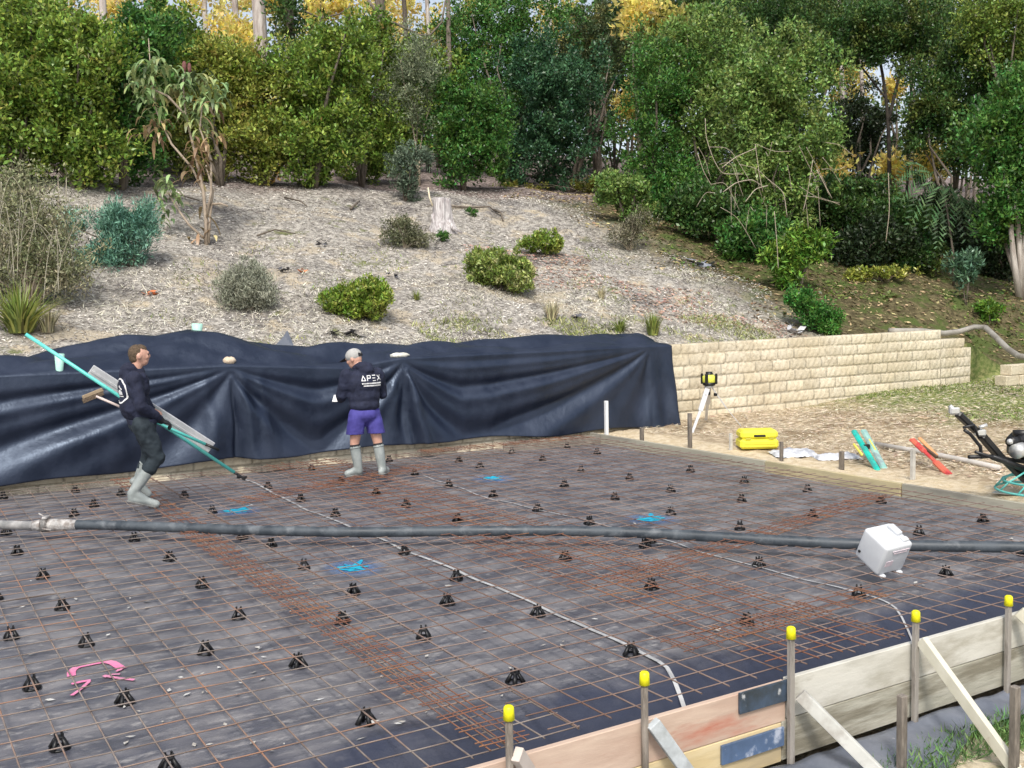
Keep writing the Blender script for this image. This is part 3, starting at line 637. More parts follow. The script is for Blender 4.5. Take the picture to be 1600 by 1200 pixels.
# dark flap of plastic sticking up behind the tarp
M_mint = mat('mint_plastic', (.42, .74, .62), (.50, .80, .68), scale=5, rough=.5)
def cup(px, pyt, pyb, wt, wb, off, lab):
    x, z = onwall(px, (pyt + pyb) / 2, off); B = np.array(onwall(px, pyb, off)); T = np.array(onwall(px, pyt, off)); b = MB(); y = YW(x) + off
    b.tube([(B[0], y, B[1]), (T[0], y, T[1]), (T[0], y, T[1] + .005), (B[0], y, B[1] + .01)], [wb, wt, wt * .88, wb * .85], 14, cap=False); b.tube([(B[0], y, B[1]), (B[0], y, B[1] + .01)], wb, 14)
    tag(b.build('plastic_tub', M_mint, loc=(B[0], y, B[1])), lab, 'tub')
cup(93, 553, 584, .058, .040, .0, 'pale mint plastic tub standing on the tarp behind the raised pole end')
cup(308, 506, 522, .075, .06, .8, 'pale mint plastic tub showing above the tarp crest behind the walking man')
# folded loose plastic bits behind the tarp
for (a, b_, w_, h_, lab) in [(443, 527, .26, .16, 'dark flap of plastic sticking up behind the tarp left of the capped man'), (1255, 0, 0, 0, '')][:1]:
    x, z = onwall(a, b_, 1.4); bb = MB(); bb.add([(x - .16, YW(x) + 1.4, z - .14), (x + .15, YW(x) + 1.35, z - .16), (x + .10, YW(x) + 1.5, z + .10), (x + .02, YW(x) + 1.42, z + .02)], [(0, 1, 2, 3)]); bb.add([(x - .16, YW(x) + 1.42, z - .15), (x + .15, YW(x) + 1.38, z - .17), (x + .10, YW(x) + 1.53, z + .095), (x + .02, YW(x) + 1.45, z + .015)], [(3, 2, 1, 0)])
    tag(bb.build('plastic_flap', M_skirt, loc=(x, YW(x) + 1.4, z - .14)), lab, 'plastic')

# ================================================================ vegetation
def leaves(cl, n, ln, wd, up=.35, spread=1.0, droop=0., seed=0, flat=0.):
    """leaf quads around cluster centres: cl = array (m,4) centre and radius"""
    r = np.random.RandomState(seed); idx = r.randint(0, len(cl), n)
    off = r.randn(n, 3); off /= np.linalg.norm(off, axis=1)[:, None]; rad = r.rand(n) ** .45
    C_ = cl[idx, :3] + off * (rad * cl[idx, 3])[:, None]
    D = off * spread + r.randn(n, 3) * .55 + np.array((0, 0, up - droop)); D /= np.linalg.norm(D, axis=1)[:, None]
    S_ = np.cross(D, r.randn(n, 3) * (1 - flat) + np.array((0, 0, 1.2))); S_ /= np.linalg.norm(S_, axis=1)[:, None] + 1e-9
    N = np.cross(D, S_)
    L = ln * (.65 + .7 * r.rand(n))[:, None]; W = wd * (.65 + .7 * r.rand(n))[:, None] * .5
    a = C_ - D * L * .5; m_ = C_ + N * W * .35; t = C_ + D * L * .5
    V = np.stack([a, m_ + S_ * W, t, m_ - S_ * W], 1).reshape(-1, 3)
    F = np.arange(4 * n).reshape(n, 4); return V, F
def blobclusters(blobs, m, cr, seed=0, shell=.45):
    """cluster centres spread through ellipsoid blobs, mostly near the surface; blob = (centre(3), radii(3))"""
    r = np.random.RandomState(seed); vol = np.array([b[1][0] * b[1][1] * b[1][2] for b in blobs]) ** .66; k = r.choice(len(blobs), m, p=vol / vol.sum())
    c_ = np.array([b[0] for b in blobs])[k]; R_ = np.array([b[1] for b in blobs])[k]
    o = r.randn(m, 3); o /= np.linalg.norm(o, axis=1)[:, None]; o *= (shell + (1.05 - shell) * r.rand(m))[:, None] * (1 + .16 * np.sin(5 * o[:, :1] + 3 * k[:, None]) + .12 * np.sin(7 * o[:, 2:3] + k[:, None])) * np.where(r.rand(m, 1) < .10, 1.22, 1.0)
    p = c_ + o @ np.eye(3) * 0 + (o[:, 0:1] * RIGHT * R_[:, 0:1] + o[:, 1:2] * AWAY * R_[:, 1:2] + o[:, 2:3] * np.array((0, 0, 1)) * R_[:, 2:3])
    return np.c_[p, cr * (.6 + .8 * r.rand(m))]
M_bark = mat('brown_bark', (.10, .08, .06), (.18, .15, .12), scale=8, rough=.9, bump=.5, stretch=(2, 2, .5))
M_gum = mat('pale_gum_bark', (.42, .37, .33), (.60, .55, .50), scale=3, rough=.8, c3=(.27, .22, .19), s3=2, bump=.3, stretch=(2, 2, .4))
M_dry = mat('dry_twig', (.34, .28, .21), (.46, .40, .32), scale=8, rough=.9)
def B_(px, py, rx, ry, d0, dz=0., ra=None):
    """crown blob: pixel centre and radii at depth d0 + dz"""
    d = d0 + dz; k = d / CF; return (ptd(px, py, d), (rx * 1.06 * k, (ra if ra else (rx + ry) / 2) * k, ry * 1.08 * k))
def trunk_mb(base, tips, r0, seed=0, n=7):
    r = random.Random(seed); b = MB()
    for t in tips:
        base = np.asarray(base, float); t = np.asarray(t, float); P = [base - (0, 0, .15)]
        for q in (.25, .5, .75, 1): P.append(base + (t - base) * q + np.array((r.uniform(-1, 1), r.uniform(-1, 1), 0)) * .05 * np.linalg.norm(t - base) * (1 - abs(2 * q - 1) * .5) + np.array((0, 0, .06 * np.linalg.norm(t - base))) * math.sin(q * 3.14))
        b.tube(P, [r0 * k for k in (1.15, .95, .75, .5, .22)], n)
    return b
hg = 'broadleaf trees in the row on top of the bank'
def tree(name, label, cat, basepx, blobs, nleaf, lm, ln=.112, wd=.056, ncl=120, cr=.28, group=None, r0=.05, bark=None, seed=1, dshift=0., up=.35, droop=0., ntips=6, base=None, shell=.45, spread=1.0, fl=0., limbs=None):
    p = G(*basepx) if base is None else np.array(base, float); d0 = dep(p) + dshift
    t = thing(name, p, label, cat, group); bl = [B_(b[0], b[1] - (8 if group == hg else 0), b[2], b[3], d0, *(b[4:])) for b in blobs]
    cl = blobclusters(bl, int(ncl * 1.4), cr, seed, shell); V, F = leaves(cl, int(nleaf * 2.2), ln, wd, up=up, droop=droop, seed=seed, spread=spread, flat=fl)
    mkfast('crown', V, F, lm, t)
    r = random.Random(seed); tips = [cl[r.randrange(len(cl)), :3] for _ in range(ntips)]
    if limbs:
        b = MB()
        for L_, rr in limbs:
            Q_ = ([p - (0, 0, .2)] if L_[0] is None else []) + [ptd(x, y, d0) for x, y in (L_[1:] if L_[0] is None else L_)]; Q_ = smooth(Q_, 4) if len(Q_) > 2 else Q_; b.tube(Q_, [rr * (1 - .6 * i / (len(Q_) - 1)) for i in range(len(Q_))], 8)
    else: b = trunk_mb(p, tips, r0, seed)
    b.build('trunk', bark or M_bark, t); return t
L_hedge = leafmat('leaf_hedge', (.125, .225, .035), (.26, .36, .065), c3=(.36, .24, .08), s3=1.3, thr3=(.60, .72))
L_hedge2 = leafmat('leaf_hedge_yellow', (.21, .29, .045), (.40, .42, .10), c3=(.50, .30, .10), s3=1.1, thr3=(.57, .70))
L_deep = leafmat('leaf_deep_green', (.055, .155, .035), (.105, .24, .05), c3=(.10, .19, .03), s3=1.2, rough=.35)
L_blue = leafmat('leaf_blue_green', (.035, .10, .048), (.07, .165, .07), rough=.35)
L_grey = leafmat('leaf_grey_green', (.17, .21, .12), (.26, .30, .19), rough=.6)
L_vine = leafmat('leaf_vine_green', (.13, .24, .055), (.23, .34, .09), c3=(.22, .28, .08), s3=1.0)
L_fresh = leafmat('leaf_fresh_green', (.10, .22, .03), (.20, .33, .05), rough=.45)
L_forest = leafmat('leaf_forest', (.042, .105, .028), (.092, .17, .042), c3=(.14, .17, .035), s3=.8)
L_sun_tint = leafmat('leaf_sun_tint', (.80, .68, .17), (.88, .80, .32), c3=(.82, .64, .20), s3=.8, rough=.6, trans=.45, isl=.35)  # sunlight on the far trees painted in as bright yellow leaf colour
L_jun = leafmat('needle_teal', (.11, .26, .19), (.22, .40, .30), rough=.6, trans=.1)
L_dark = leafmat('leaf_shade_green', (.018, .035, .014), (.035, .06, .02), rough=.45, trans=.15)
tree('hedge_tree', 'yellow-green hedge tree at the far left edge, behind the scraggly grey shrub', 'tree', (28, 292), [(20, 130, 75, 95), (30, 215, 70, 70), (60, 60, 60, 50)], 9000, L_hedge, ncl=170, group=hg, seed=2)
tree('hedge_tree', 'hedge tree with reddish tips second from the left edge', 'tree', (122, 296), [(115, 160, 68, 80), (125, 235, 70, 52), (150, 90, 55, 50)], 9000, L_hedge, ncl=170, group=hg, seed=3)
tree('hedge_tree', 'dense green hedge tree directly left of the drooping big-leaved tree', 'tree', (190, 298), [(205, 150, 62, 85), (200, 230, 55, 50), (225, 75, 60, 55)], 9000, L_deep, ncl=160, group=hg, seed=4, dshift=.6)
tree('hedge_tree', 'yellowish hedge tree directly behind the drooping big-leaved tree', 'tree', (345, 291), [(310, 150, 62, 75), (330, 220, 60, 58), (345, 110, 45, 45)], 9000, L_hedge2, ncl=160, group=hg, seed=5, dshift=.5)
tree('hedge_tree', 'yellow-topped multi-stemmed hedge tree below the thick pale gum trunk', 'tree', (415, 290), [(412, 170, 60, 68), (415, 230, 58, 48), (395, 120, 48, 36)], 9000, L_hedge2, ncl=160, group=hg, seed=6, r0=.045, ntips=7)
tree('hedge_tree', 'rounded green hedge tree with a few orange leaves between two open-stemmed ones', 'tree', (492, 294), [(495, 140, 70, 78), (498, 220, 66, 62), (540, 85, 45, 40)], 11000, L_hedge, ncl=180, group=hg, seed=7)
tree('hedge_tree', 'full green hedge tree directly left of the slim grey-green sapling', 'tree', (565, 292), [(575, 140, 58, 80), (570, 225, 62, 60), (585, 70, 40, 40)], 10000, L_hedge, ncl=170, group=hg, seed=8, dshift=.4)
tree('hedge_tree', 'bright glossy green hedge tree directly right of the slim grey-green sapling', 'tree', (725, 298), [(720, 185, 52, 72), (725, 250, 55, 40), (760, 215, 48, 60)], 9000, L_deep, ncl=170, group=hg, seed=9)
tree('hedge_tree', 'tall dark green tree rising to the top behind the glossy hedge tree', 'tree', (790, 285), [(770, 80, 85, 75), (730, 60, 60, 55), (815, 130, 70, 85), (840, 40, 60, 50)], 13000, L_deep, ncl=240, group=hg, seed=10, dshift=1.8, cr=.34)
tree('hedge_tree', 'darkest bluish green hedge tree, short black trunk, right end of the row', 'tree', (893, 300), [(850, 170, 70, 80), (895, 150, 62, 72), (870, 235, 75, 52), (820, 255, 50, 42), (835, 120, 50, 60)], 13000, L_blue, ncl=230, group=hg, seed=11, r0=.075)
tree('slim_tree', 'slim grey-green sapling with two pale stems above the old stump', 'tree', (655, 290), [(650, 140, 38, 62), (645, 85, 30, 45), (668, 110, 26, 40), (610, 150, 24, 22), (630, 185, 36, 16)], 3600, L_grey, ln=.11, wd=.026, ncl=90, cr=.26, seed=12, r0=.028, bark=mat('pale_stem', (.52, .44, .32), (.42, .35, .26), scale=5, rough=.8), ntips=3, dshift=-.3)
tree('grey_shrub', 'small dusty blue-green shrub hanging at the foot of the slim sapling', 'shrub', (632, 316), [(632, 262, 24, 34), (640, 290, 14, 22), (655, 245, 26, 16)], 1600, leafmat('leaf_dusty', (.10, .15, .10), (.17, .22, .15), rough=.6), ln=.10, wd=.035, ncl=60, cr=.16, seed=13, r0=.02)
# trees and tall trunks beyond the row
def gum(px, pyt, rpx, d, lab, lean=0, m=None, ivy=False):
    p = ptd(px, 230, d); p[2] = float(ground(p[0], p[1])); T = ptd(px + lean, -180, d); r_ = rpx * d / CF
    t = thing('gum_tree', p, lab, 'tree', 'tall straight trunks in the wood beyond the hedge row'); b = MB()
    b.tube([p - (0, 0, .3), p + (T - p) * .33 + RIGHT * .1, p + (T - p) * .66 - RIGHT * .08, T], [r_ * 1.2, r_, r_ * .9, r_ * .75], 10); b.build('trunk', m or M_gum, t)
    cl = blobclusters([(T, (1.9, 1.6, 1.3))], 24, .5, int(px)); 
    if ivy: cl = np.r_[cl, blobclusters([B_(px, 40, 26, 60, d, 0)], 60, .3, 5)]
    V, F = leaves(cl, 1600 + (2600 if ivy else 0), .13, .06, seed=int(px)); mkfast('crown', V, F, L_forest, t)
gum(405, 0, 11, 34, 'thickest pale grey gum trunk, above the yellow-topped hedge tree')
gum(158, 0, 6, 36, 'grey trunk leftmost of the tall trunks', 6); gum(187, 0, 4, 40, 'thin pale trunk close right of the leftmost tall trunk', -4)
gum(372, 0, 5, 42, 'slender pale trunk just left of the thickest gum trunk', -8)
gum(452, 0, 8, 33, 'ivy-covered trunk right of the thickest gum trunk', 0, M_bark, True); gum(592, 0, 9, 38, 'brown trunk above the full green hedge tree', 5, M_bark)
gum(636, 0, 4, 40, 'thin brown trunk above the slim sapling', -6, M_bark); gum(667, 0, 3.5, 36, 'thin pale trunk just right of the slim sapling top', 3)
gum(318, 0, 4, 44, 'thin distant trunk midway between leftmost trunks and the thickest one', 4); gum(860, 0, 5, 38, 'pale trunk gleaming between the dark trees', -4)
gum(1312, 0, 4, 40, 'thin pale trunk in the gap of the right-hand thicket', 2); gum(1345, 0, 3, 42, 'thinnest pale trunk in the gap of the right-hand thicket', -3); gum(1421, 0, 3.5, 36, 'thin grey trunk right of the black forked one', 3)
gum(1525, 0, 4, 41, 'thin pale trunk high at the right behind the dark thicket', 5); gum(232, 0, 4, 45, 'thin far trunk above the dense green hedge tree', 0, M_bark); gum(505, 0, 4, 42, 'thin dark trunk above the rounded hedge tree', -5, M_bark)
# crooked dead branches above the row
b = MB()
for L, r_ in [([(575, 0), (592, 25), (625, 40), (655, 55), (672, 55), (690, 35), (700, -20)], .05), ([(470, 15), (500, 28), (530, 22), (548, 10)], .03), ([(655, 55), (668, 75), (690, 62)], .03), ([(600, 30), (615, 50), (640, 56)], .03)]:
    b.tube([ptd(a, c_, 33 + i * .2) for i, (a, c_) in enumerate(L)], [r_ * (1 - .07 * i) for i in range(len(L))], 6)
p = ptd(700, -20, 34); p[2] = float(ground(p[0], p[1])); b.tube([p, ptd(702, 120, 34), ptd(700, -20, 34.2)], [.12, .1, .06], 7)
tag(b.build('bare_tree', M_bark, loc=p), 'bare crooked dark branches against the pale gap above the slim sapling', 'tree')
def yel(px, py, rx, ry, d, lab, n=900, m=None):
    p = ptd(px, 230, d); p[2] = float(ground(p[0], p[1])); t = thing('sun_tinted_tree', p, lab, 'tree', 'wood trees beyond the row, yellow sunlight painted into leaf colour')
    cl = blobclusters([B_(px, py, rx, ry, d)], 34, .42, int(px), .2); V, F = leaves(cl, n, .20, .10, seed=int(px)); mkfast('crown', V, F, m or L_sun_tint, t)
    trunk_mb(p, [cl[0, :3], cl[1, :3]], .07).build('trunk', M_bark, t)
yel(365, 70, 40, 50, 36, 'tree with sunlight painted yellow into its leaves, left of the thickest gum trunk', 1600); yel(178, 15, 34, 24, 40, 'yellow foliage behind the two leftmost trunks')
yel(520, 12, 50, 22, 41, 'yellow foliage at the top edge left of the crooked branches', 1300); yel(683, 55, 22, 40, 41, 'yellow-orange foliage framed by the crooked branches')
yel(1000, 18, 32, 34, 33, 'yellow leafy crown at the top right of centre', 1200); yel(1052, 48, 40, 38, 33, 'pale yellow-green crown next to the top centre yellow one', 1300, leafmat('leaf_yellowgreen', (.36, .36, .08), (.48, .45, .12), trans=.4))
yel(985, 165, 26, 34, 36, 'bush with yellow sunlight painted in, between the dark tree and the thicket', 900); yel(1320, 125, 46, 34, 44, 'yellow foliage behind the black forked trunk', 900)
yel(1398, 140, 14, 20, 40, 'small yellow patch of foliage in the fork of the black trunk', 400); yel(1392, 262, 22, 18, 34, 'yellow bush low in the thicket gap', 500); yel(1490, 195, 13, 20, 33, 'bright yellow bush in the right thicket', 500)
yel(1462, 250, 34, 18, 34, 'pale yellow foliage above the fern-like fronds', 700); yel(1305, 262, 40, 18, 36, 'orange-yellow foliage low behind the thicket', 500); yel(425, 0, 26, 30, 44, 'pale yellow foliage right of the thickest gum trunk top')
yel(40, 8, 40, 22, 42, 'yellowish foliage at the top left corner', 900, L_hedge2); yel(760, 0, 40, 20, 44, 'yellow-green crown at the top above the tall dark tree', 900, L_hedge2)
# right-hand thicket
tg = 'tall trees of the thicket on the right'
tree('thicket_tree', 'leafy tree at the left edge of the thicket, beside the gap', 'tree', (1022, 330), [(1020, 220, 48, 66), (1045, 280, 50, 48), (990, 300, 40, 24), (1030, 130, 55, 60)], 12000, L_deep, ncl=200, group=tg, seed=20, ln=.11, wd=.045)
tree('thicket_tree', 'tall yellow-flecked tree second in the thicket', 'tree', (1100, 345), [(1100, 80, 80, 75), (1090, 170, 70, 80), (1110, 270, 60, 70)], 15000, L_vine, ncl=260, group=tg, seed=21, cr=.34, dshift=.8)
tree('thicket_tree', 'vine-draped pale green tree in the middle of the thicket', 'tree', (1205, 385), [(1200, 160, 70, 66), (1230, 110, 80, 60), (1255, 215, 68, 66), (1190, 260, 60, 66), (1220, 320, 62, 50)], 17000, L_vine, ncl=300, group=tg, seed=22, cr=.30, droop=.5)
tree('thicket_tree', 'tall dark tree filling the top behind the vine-draped one', 'tree', (1245, 330), [(1180, 30, 90, 50), (1280, 40, 90, 60), (1150, 100, 60, 60)], 12000, L_forest, ncl=230, group=tg, seed=23, cr=.4, dshift=3)
tree('forked_tree', 'black forked tree with a wide dark crown over the gap', 'tree', (1393, 345), [(1380, 40, 105, 48), (1450, 60, 80, 45), (1330, 75, 50, 30)], 13000, L_forest, ncl=230, group=tg, seed=24, cr=.34, r0=.085, bark=mat('black_bark', (.02, .017, .015), (.05, .04, .03), scale=6, rough=.9), limbs=[([None, (1389, 330), (1390, 250), (1387, 170), (1376, 95), (1362, 50)], .085), ([(1388, 190), (1402, 130), (1414, 90), (1430, 50)], .06), ([None, (1420, 300), (1417, 220), (1424, 130), (1440, 60)], .05), ([(1389, 160), (1350, 110), (1320, 70)], .04)])
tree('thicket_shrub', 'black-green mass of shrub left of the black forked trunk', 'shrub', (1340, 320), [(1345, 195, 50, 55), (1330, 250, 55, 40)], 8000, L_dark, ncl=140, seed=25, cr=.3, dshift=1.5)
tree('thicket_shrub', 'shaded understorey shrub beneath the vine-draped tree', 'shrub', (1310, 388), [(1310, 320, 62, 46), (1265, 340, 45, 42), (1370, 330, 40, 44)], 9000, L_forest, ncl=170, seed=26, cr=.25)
tree('thicket_tree', 'dark green tree with dense crown upper right of the forked tree', 'tree', (1500, 395), [(1500, 130, 72, 62), (1460, 180, 50, 50), (1530, 220, 66, 50)], 14000, L_forest, ncl=240, group=tg, seed=27, cr=.32, dshift=1)
tree('thicket_tree', 'bright light green tree in the top right corner', 'tree', (1585, 420), [(1572, 50, 55, 56), (1540, 20, 45, 34), (1595, 110, 40, 30)], 7000, leafmat('leaf_lit', (.13, .22, .04), (.25, .33, .07)), ncl=130, group=tg, seed=28, cr=.34, dshift=.5)
tree('thicket_tree', 'dark leafy tree with a pale curved trunk at the right edge', 'tree', (1594, 466), [(1570, 215, 62, 62), (1590, 290, 54, 52), (1575, 345, 45, 30), (1600, 160, 50, 50)], 13000, L_deep, ncl=230, group=tg, seed=29, cr=.30, r0=.075, bark=M_gum)
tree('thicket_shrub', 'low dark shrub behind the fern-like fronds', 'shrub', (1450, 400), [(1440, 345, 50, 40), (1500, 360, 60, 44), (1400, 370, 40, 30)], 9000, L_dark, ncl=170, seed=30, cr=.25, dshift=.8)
tree('green_shrub', 'light green leafy sapling shrub at the front edge of the thicket', 'shrub', (1245, 455), [(1250, 388, 34, 24), (1220, 400, 30, 18), (1232, 430, 18, 26), (1280, 380, 20, 18)], 2600, L_fresh, ncl=70, cr=.2, seed=31, ln=.14, wd=.05, droop=.4)
tree('green_bush', 'round bright green bush spilling over the block wall top', 'bush', (1278, 519), [(1280, 494, 27, 24), (1252, 468, 22, 16), (1300, 505, 14, 12)], 5200, leafmat('leaf_bush', (.06, .19, .035), (.11, .27, .05)), ncl=90, cr=.13, seed=32, ln=.06, wd=.032, r0=.02)
tree('small_plant', 'small blue-green plant on a thin stem below the fern-like fronds', 'plant', (1510, 478), [(1508, 408, 28, 12), (1512, 430, 18, 16)], 500, leafmat('leaf_bluish', (.08, .17, .10), (.14, .24, .14)), ncl=26, cr=.14, seed=33, ln=.15, wd=.04, r0=.012, ntips=3)
tree('small_plant', 'small yellow-green plant near the top of the grey pipe', 'plant', (1546, 506), [(1546, 484, 17, 15)], 500, L_fresh, ncl=20, cr=.10, seed=34, ln=.11, wd=.045, r0=.01, ntips=3)
tree('small_plant', 'yellow-leaved low plants in the shade right of the light green shrub', 'plant', (1385, 440), [(1385, 427, 48, 9), (1340, 432, 24, 10)], 1100, leafmat('leaf_lime', (.25, .30, .05), (.36, .38, .08)), ncl=40, cr=.12, seed=35, ln=.10, wd=.04, r0=.01, ntips=5)
tree('green_shrub', 'light green shrub at the lower left edge of the thicket', 'shrub', (985, 350), [(975, 300, 40, 26), (1000, 330, 34, 18), (955, 285, 24, 14)], 3800, L_vine, ncl=90, cr=.18, seed=36, ln=.10, wd=.045)
tree('thicket_shrub', 'leafy shrub along the foot of the second thicket tree', 'shrub', (1130, 385), [(1110, 330, 50, 34), (1160, 360, 44, 30), (1075, 325, 34, 28)], 7000, L_forest, ncl=140, cr=.22, seed=37)
tree('thicket_shrub', 'dark shrub between the vine-draped tree and the light green shrub', 'shrub', (1190, 408), [(1190, 365, 46, 34), (1150, 385, 30, 18)], 4500, L_deep, ncl=100, cr=.2, seed=38)
tree('vine_cluster', 'tangled vines climbing between the dark tall tree and the gap', 'vine', (935, 292), [(925, 120, 36, 70), (950, 60, 50, 60), (905, 60, 40, 50), (940, 200, 16, 40)], 7000, leafmat('leaf_tangle', (.06, .10, .04), (.12, .16, .07), c3=(.28, .26, .08), s3=1.5), ncl=150, cr=.28, seed=39, dshift=2.5)
tree('low_bush', 'low yellow-green bush at the foot of the row left of the gap', 'bush', (930, 302), [(930, 288, 34, 10), (800, 296, 40, 8)], 2400, leafmat('leaf_olive', (.16, .18, .03), (.24, .23, .04)), ncl=60, cr=.14, seed=40, ln=.08, wd=.03, r0=.01)

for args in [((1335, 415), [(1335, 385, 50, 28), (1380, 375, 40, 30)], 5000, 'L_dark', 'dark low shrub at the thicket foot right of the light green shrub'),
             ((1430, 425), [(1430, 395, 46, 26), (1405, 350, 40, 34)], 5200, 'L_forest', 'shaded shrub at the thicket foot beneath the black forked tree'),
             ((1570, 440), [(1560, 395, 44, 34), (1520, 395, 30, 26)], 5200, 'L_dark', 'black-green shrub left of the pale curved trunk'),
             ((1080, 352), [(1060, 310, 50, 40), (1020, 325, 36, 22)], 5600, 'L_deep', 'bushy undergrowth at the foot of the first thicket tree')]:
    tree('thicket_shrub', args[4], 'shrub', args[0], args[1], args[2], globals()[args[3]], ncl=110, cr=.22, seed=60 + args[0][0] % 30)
for i, (px, py, bl, n, lm, lab) in enumerate([
    (960, 275, [(960, 60, 60, 70), (930, 140, 40, 60), (1010, 60, 40, 60)], 12000, L_forest, 'dark tree closing the back of the gap beside the bluish hedge tree'),
    (1300, 300, [(1300, 60, 90, 50), (1230, 20, 80, 50), (1380, 15, 80, 40)], 14000, L_forest, 'tall backing tree high behind the black forked tree'),
    (1180, 300, [(1150, 60, 80, 70), (1080, 20, 70, 50), (1170, 190, 70, 80)], 14000, L_forest, 'broad green tree behind the vine-draped one'),
    (1460, 300, [(1460, 30, 80, 40), (1530, 90, 60, 60), (1440, 260, 40, 30), (1560, 180, 50, 60)], 13000, L_forest, 'deep green tree behind the fern-like fronds'),
    (640, 270, [(640, 120, 50, 60), (620, 215, 50, 50), (690, 150, 40, 60)], 9000, L_hedge, 'olive green tree filling the row behind the slim sapling'),
    (60, 270, [(70, 70, 80, 55), (20, 30, 60, 40), (260, 110, 60, 70)], 12000, L_hedge, 'olive green tree standing behind the left end of the hedge row'),
    (250, 270, [(255, 180, 60, 70), (270, 90, 50, 55)], 9000, L_hedge, 'green tree behind the drooping big-leaved tree, left of the yellowish one')]):
    tree('backing_tree', lab, 'tree', (px, py), bl, n, lm, ncl=230, cr=.4, ln=.15, wd=.08, seed=90 + i, r0=.035, bark=bpy.data.materials['black_bark'], group='trees standing behind the front row')
# pinnate fronds
def fronds(spec, lab, base, m):
    t = thing('frond_plant', base, lab, 'plant'); d0 = dep(base) - .2
    for i, (ax, ay, bx, by, ln_) in enumerate(spec):
        A = ptd(ax, ay, d0 + .3); Bp = ptd(bx, by, d0 - .2); V = []; F = []; n = 13; dirn = (Bp - A); L = np.linalg.norm(dirn); dirn /= L
        sd_ = np.cross(dirn, -CR[:, 2]); sd_ /= np.linalg.norm(sd_)
        for k in range(n):
            q = (k + .5) / n; p = A + (Bp - A) * q + np.array((0, 0, .22 * L * math.sin(q * 3.1)))
            for s_ in (-1, 1):
                l_ = ln_ * (.35 + .9 * math.sin(q * 2.9)) ; tip = p + sd_ * s_ * l_ * .8 + dirn * l_ * .45 - np.array((0, 0, .3 * l_)); mid = (p + tip) / 2; wv = dirn * .028; o = len(V)
                V += [p, mid + wv, tip, mid - wv + np.array((0, 0, .01))]; F.append((o, o + 1, o + 2, o + 3))
        mkfast('frond', np.array(V), np.array(F), m, t)
    b = MB(); b.tube([base, ptd(1490, 400, d0), ptd(1480, 330, d0 + .2), ptd(1470, 270, d0 + .4)], [.035, .03, .022, .01], 6); b.build('stem', M_bark, t)
L_frond = leafmat('leaf_frond', (.07, .15, .06), (.12, .20, .09), rough=.4)
fronds([(1455, 270, 1405, 315, .26), (1460, 285, 1420, 355, .26), (1475, 290, 1450, 360, .26), (1485, 290, 1480, 370, .26), (1495, 300, 1510, 380, .24), (1450, 265, 1400, 285, .22), (1500, 310, 1535, 370, .22), (1470, 330, 1465, 390, .2)], 'dark plant with long fern-like pinnate fronds at the right', G(1490, 448), L_frond)
# trailing dry vines over the thicket
b = MB()
for L in [[(1102, 185), (1103, 215), (1115, 250), (1128, 272), (1160, 272)], [(1128, 262), (1150, 245), (1180, 232)], [(1165, 315), (1180, 295), (1200, 290)], [(1180, 225), (1186, 270), (1192, 300)], [(1276, 265), (1300, 310)], [(1270, 250), (1262, 300), (1255, 330)], [(1282, 275), (1296, 305)], [(1388, 270), (1390, 330), (1384, 378)], [(1200, 280), (1225, 300), (1230, 340)], [(1090, 240), (1100, 270), (1112, 290)], [(1210, 330), (1214, 380), (1216, 420)], [(1130, 300), (1150, 285), (1175, 280), (1190, 290)]]:
    b.tube(smooth([ptd(a, c_, 22.6 + .1 * i) for i, (a, c_) in enumerate(L)], 6), .010, 4)
for k in range(26):
    x0_, y0_ = RND.uniform(1090, 1290), RND.uniform(215, 330); a_ = RND.uniform(-30, 70); b.tube(smooth([ptd(x0_, y0_, 22.7), ptd(x0_ + a_ * .5, y0_ + RND.uniform(-12, 30), 22.8), ptd(x0_ + a_, y0_ + RND.uniform(10, 70), 22.9)], 5), .006, 4)
tag(b.build('dry_vines', M_dry, loc=ptd(1150, 250, 22.6)), 'pale dry vine stems trailing over the front of the thicket', 'vine')
# distant wood as one mass
r = np.random.RandomState(3); cl = []
for i in range(2600):
    px = r.uniform(-200, 1800); d = r.uniform(40, 60); 
    if px < 880: py = r.uniform(60, 240) if r.rand() < .6 else r.uniform(-60, 240)
    else: py = r.uniform(-60, 270)
    if px < 880 and py < 95 and math.sin(px * .045) + math.sin(px * .021 + 1) > -.35: continue
    if 1285 < px < 1440 and 88 < py < 150: continue
    if 1490 < px < 1545 and 75 < py < 112: continue
    cl.append([*ptd(px, py, d), r.uniform(.5, .9)])
cy2 = []
for i in range(520):
    px, py, d = r.uniform(-60, 900), r.uniform(-50, 100), r.uniform(42, 58)
    if math.sin(px * .05 + 2) + math.sin(px * .023) + .6 * math.sin(px * .13 + py * .05) > -.1: cy2.append([*ptd(px, py, d), r.uniform(.4, .8)])
V, F = leaves(np.array(cy2), 15000, .24, .13, seed=9); tag(mkfast('distant_sun_tinted_wood', V, F, L_sun_tint, loc=(5, 50, 14)), 'far wood foliage above the hedge row, yellow sunlight painted into its colour', 'wood', kind='stuff')
V, F = leaves(np.array(cl), 60000, .26, .15, seed=8); o = mkfast('distant_wood', V, F, L_forest, loc=(20, 45, 6)); tag(o, 'green mass of the distant wood beyond the trees', 'wood', kind='stuff')

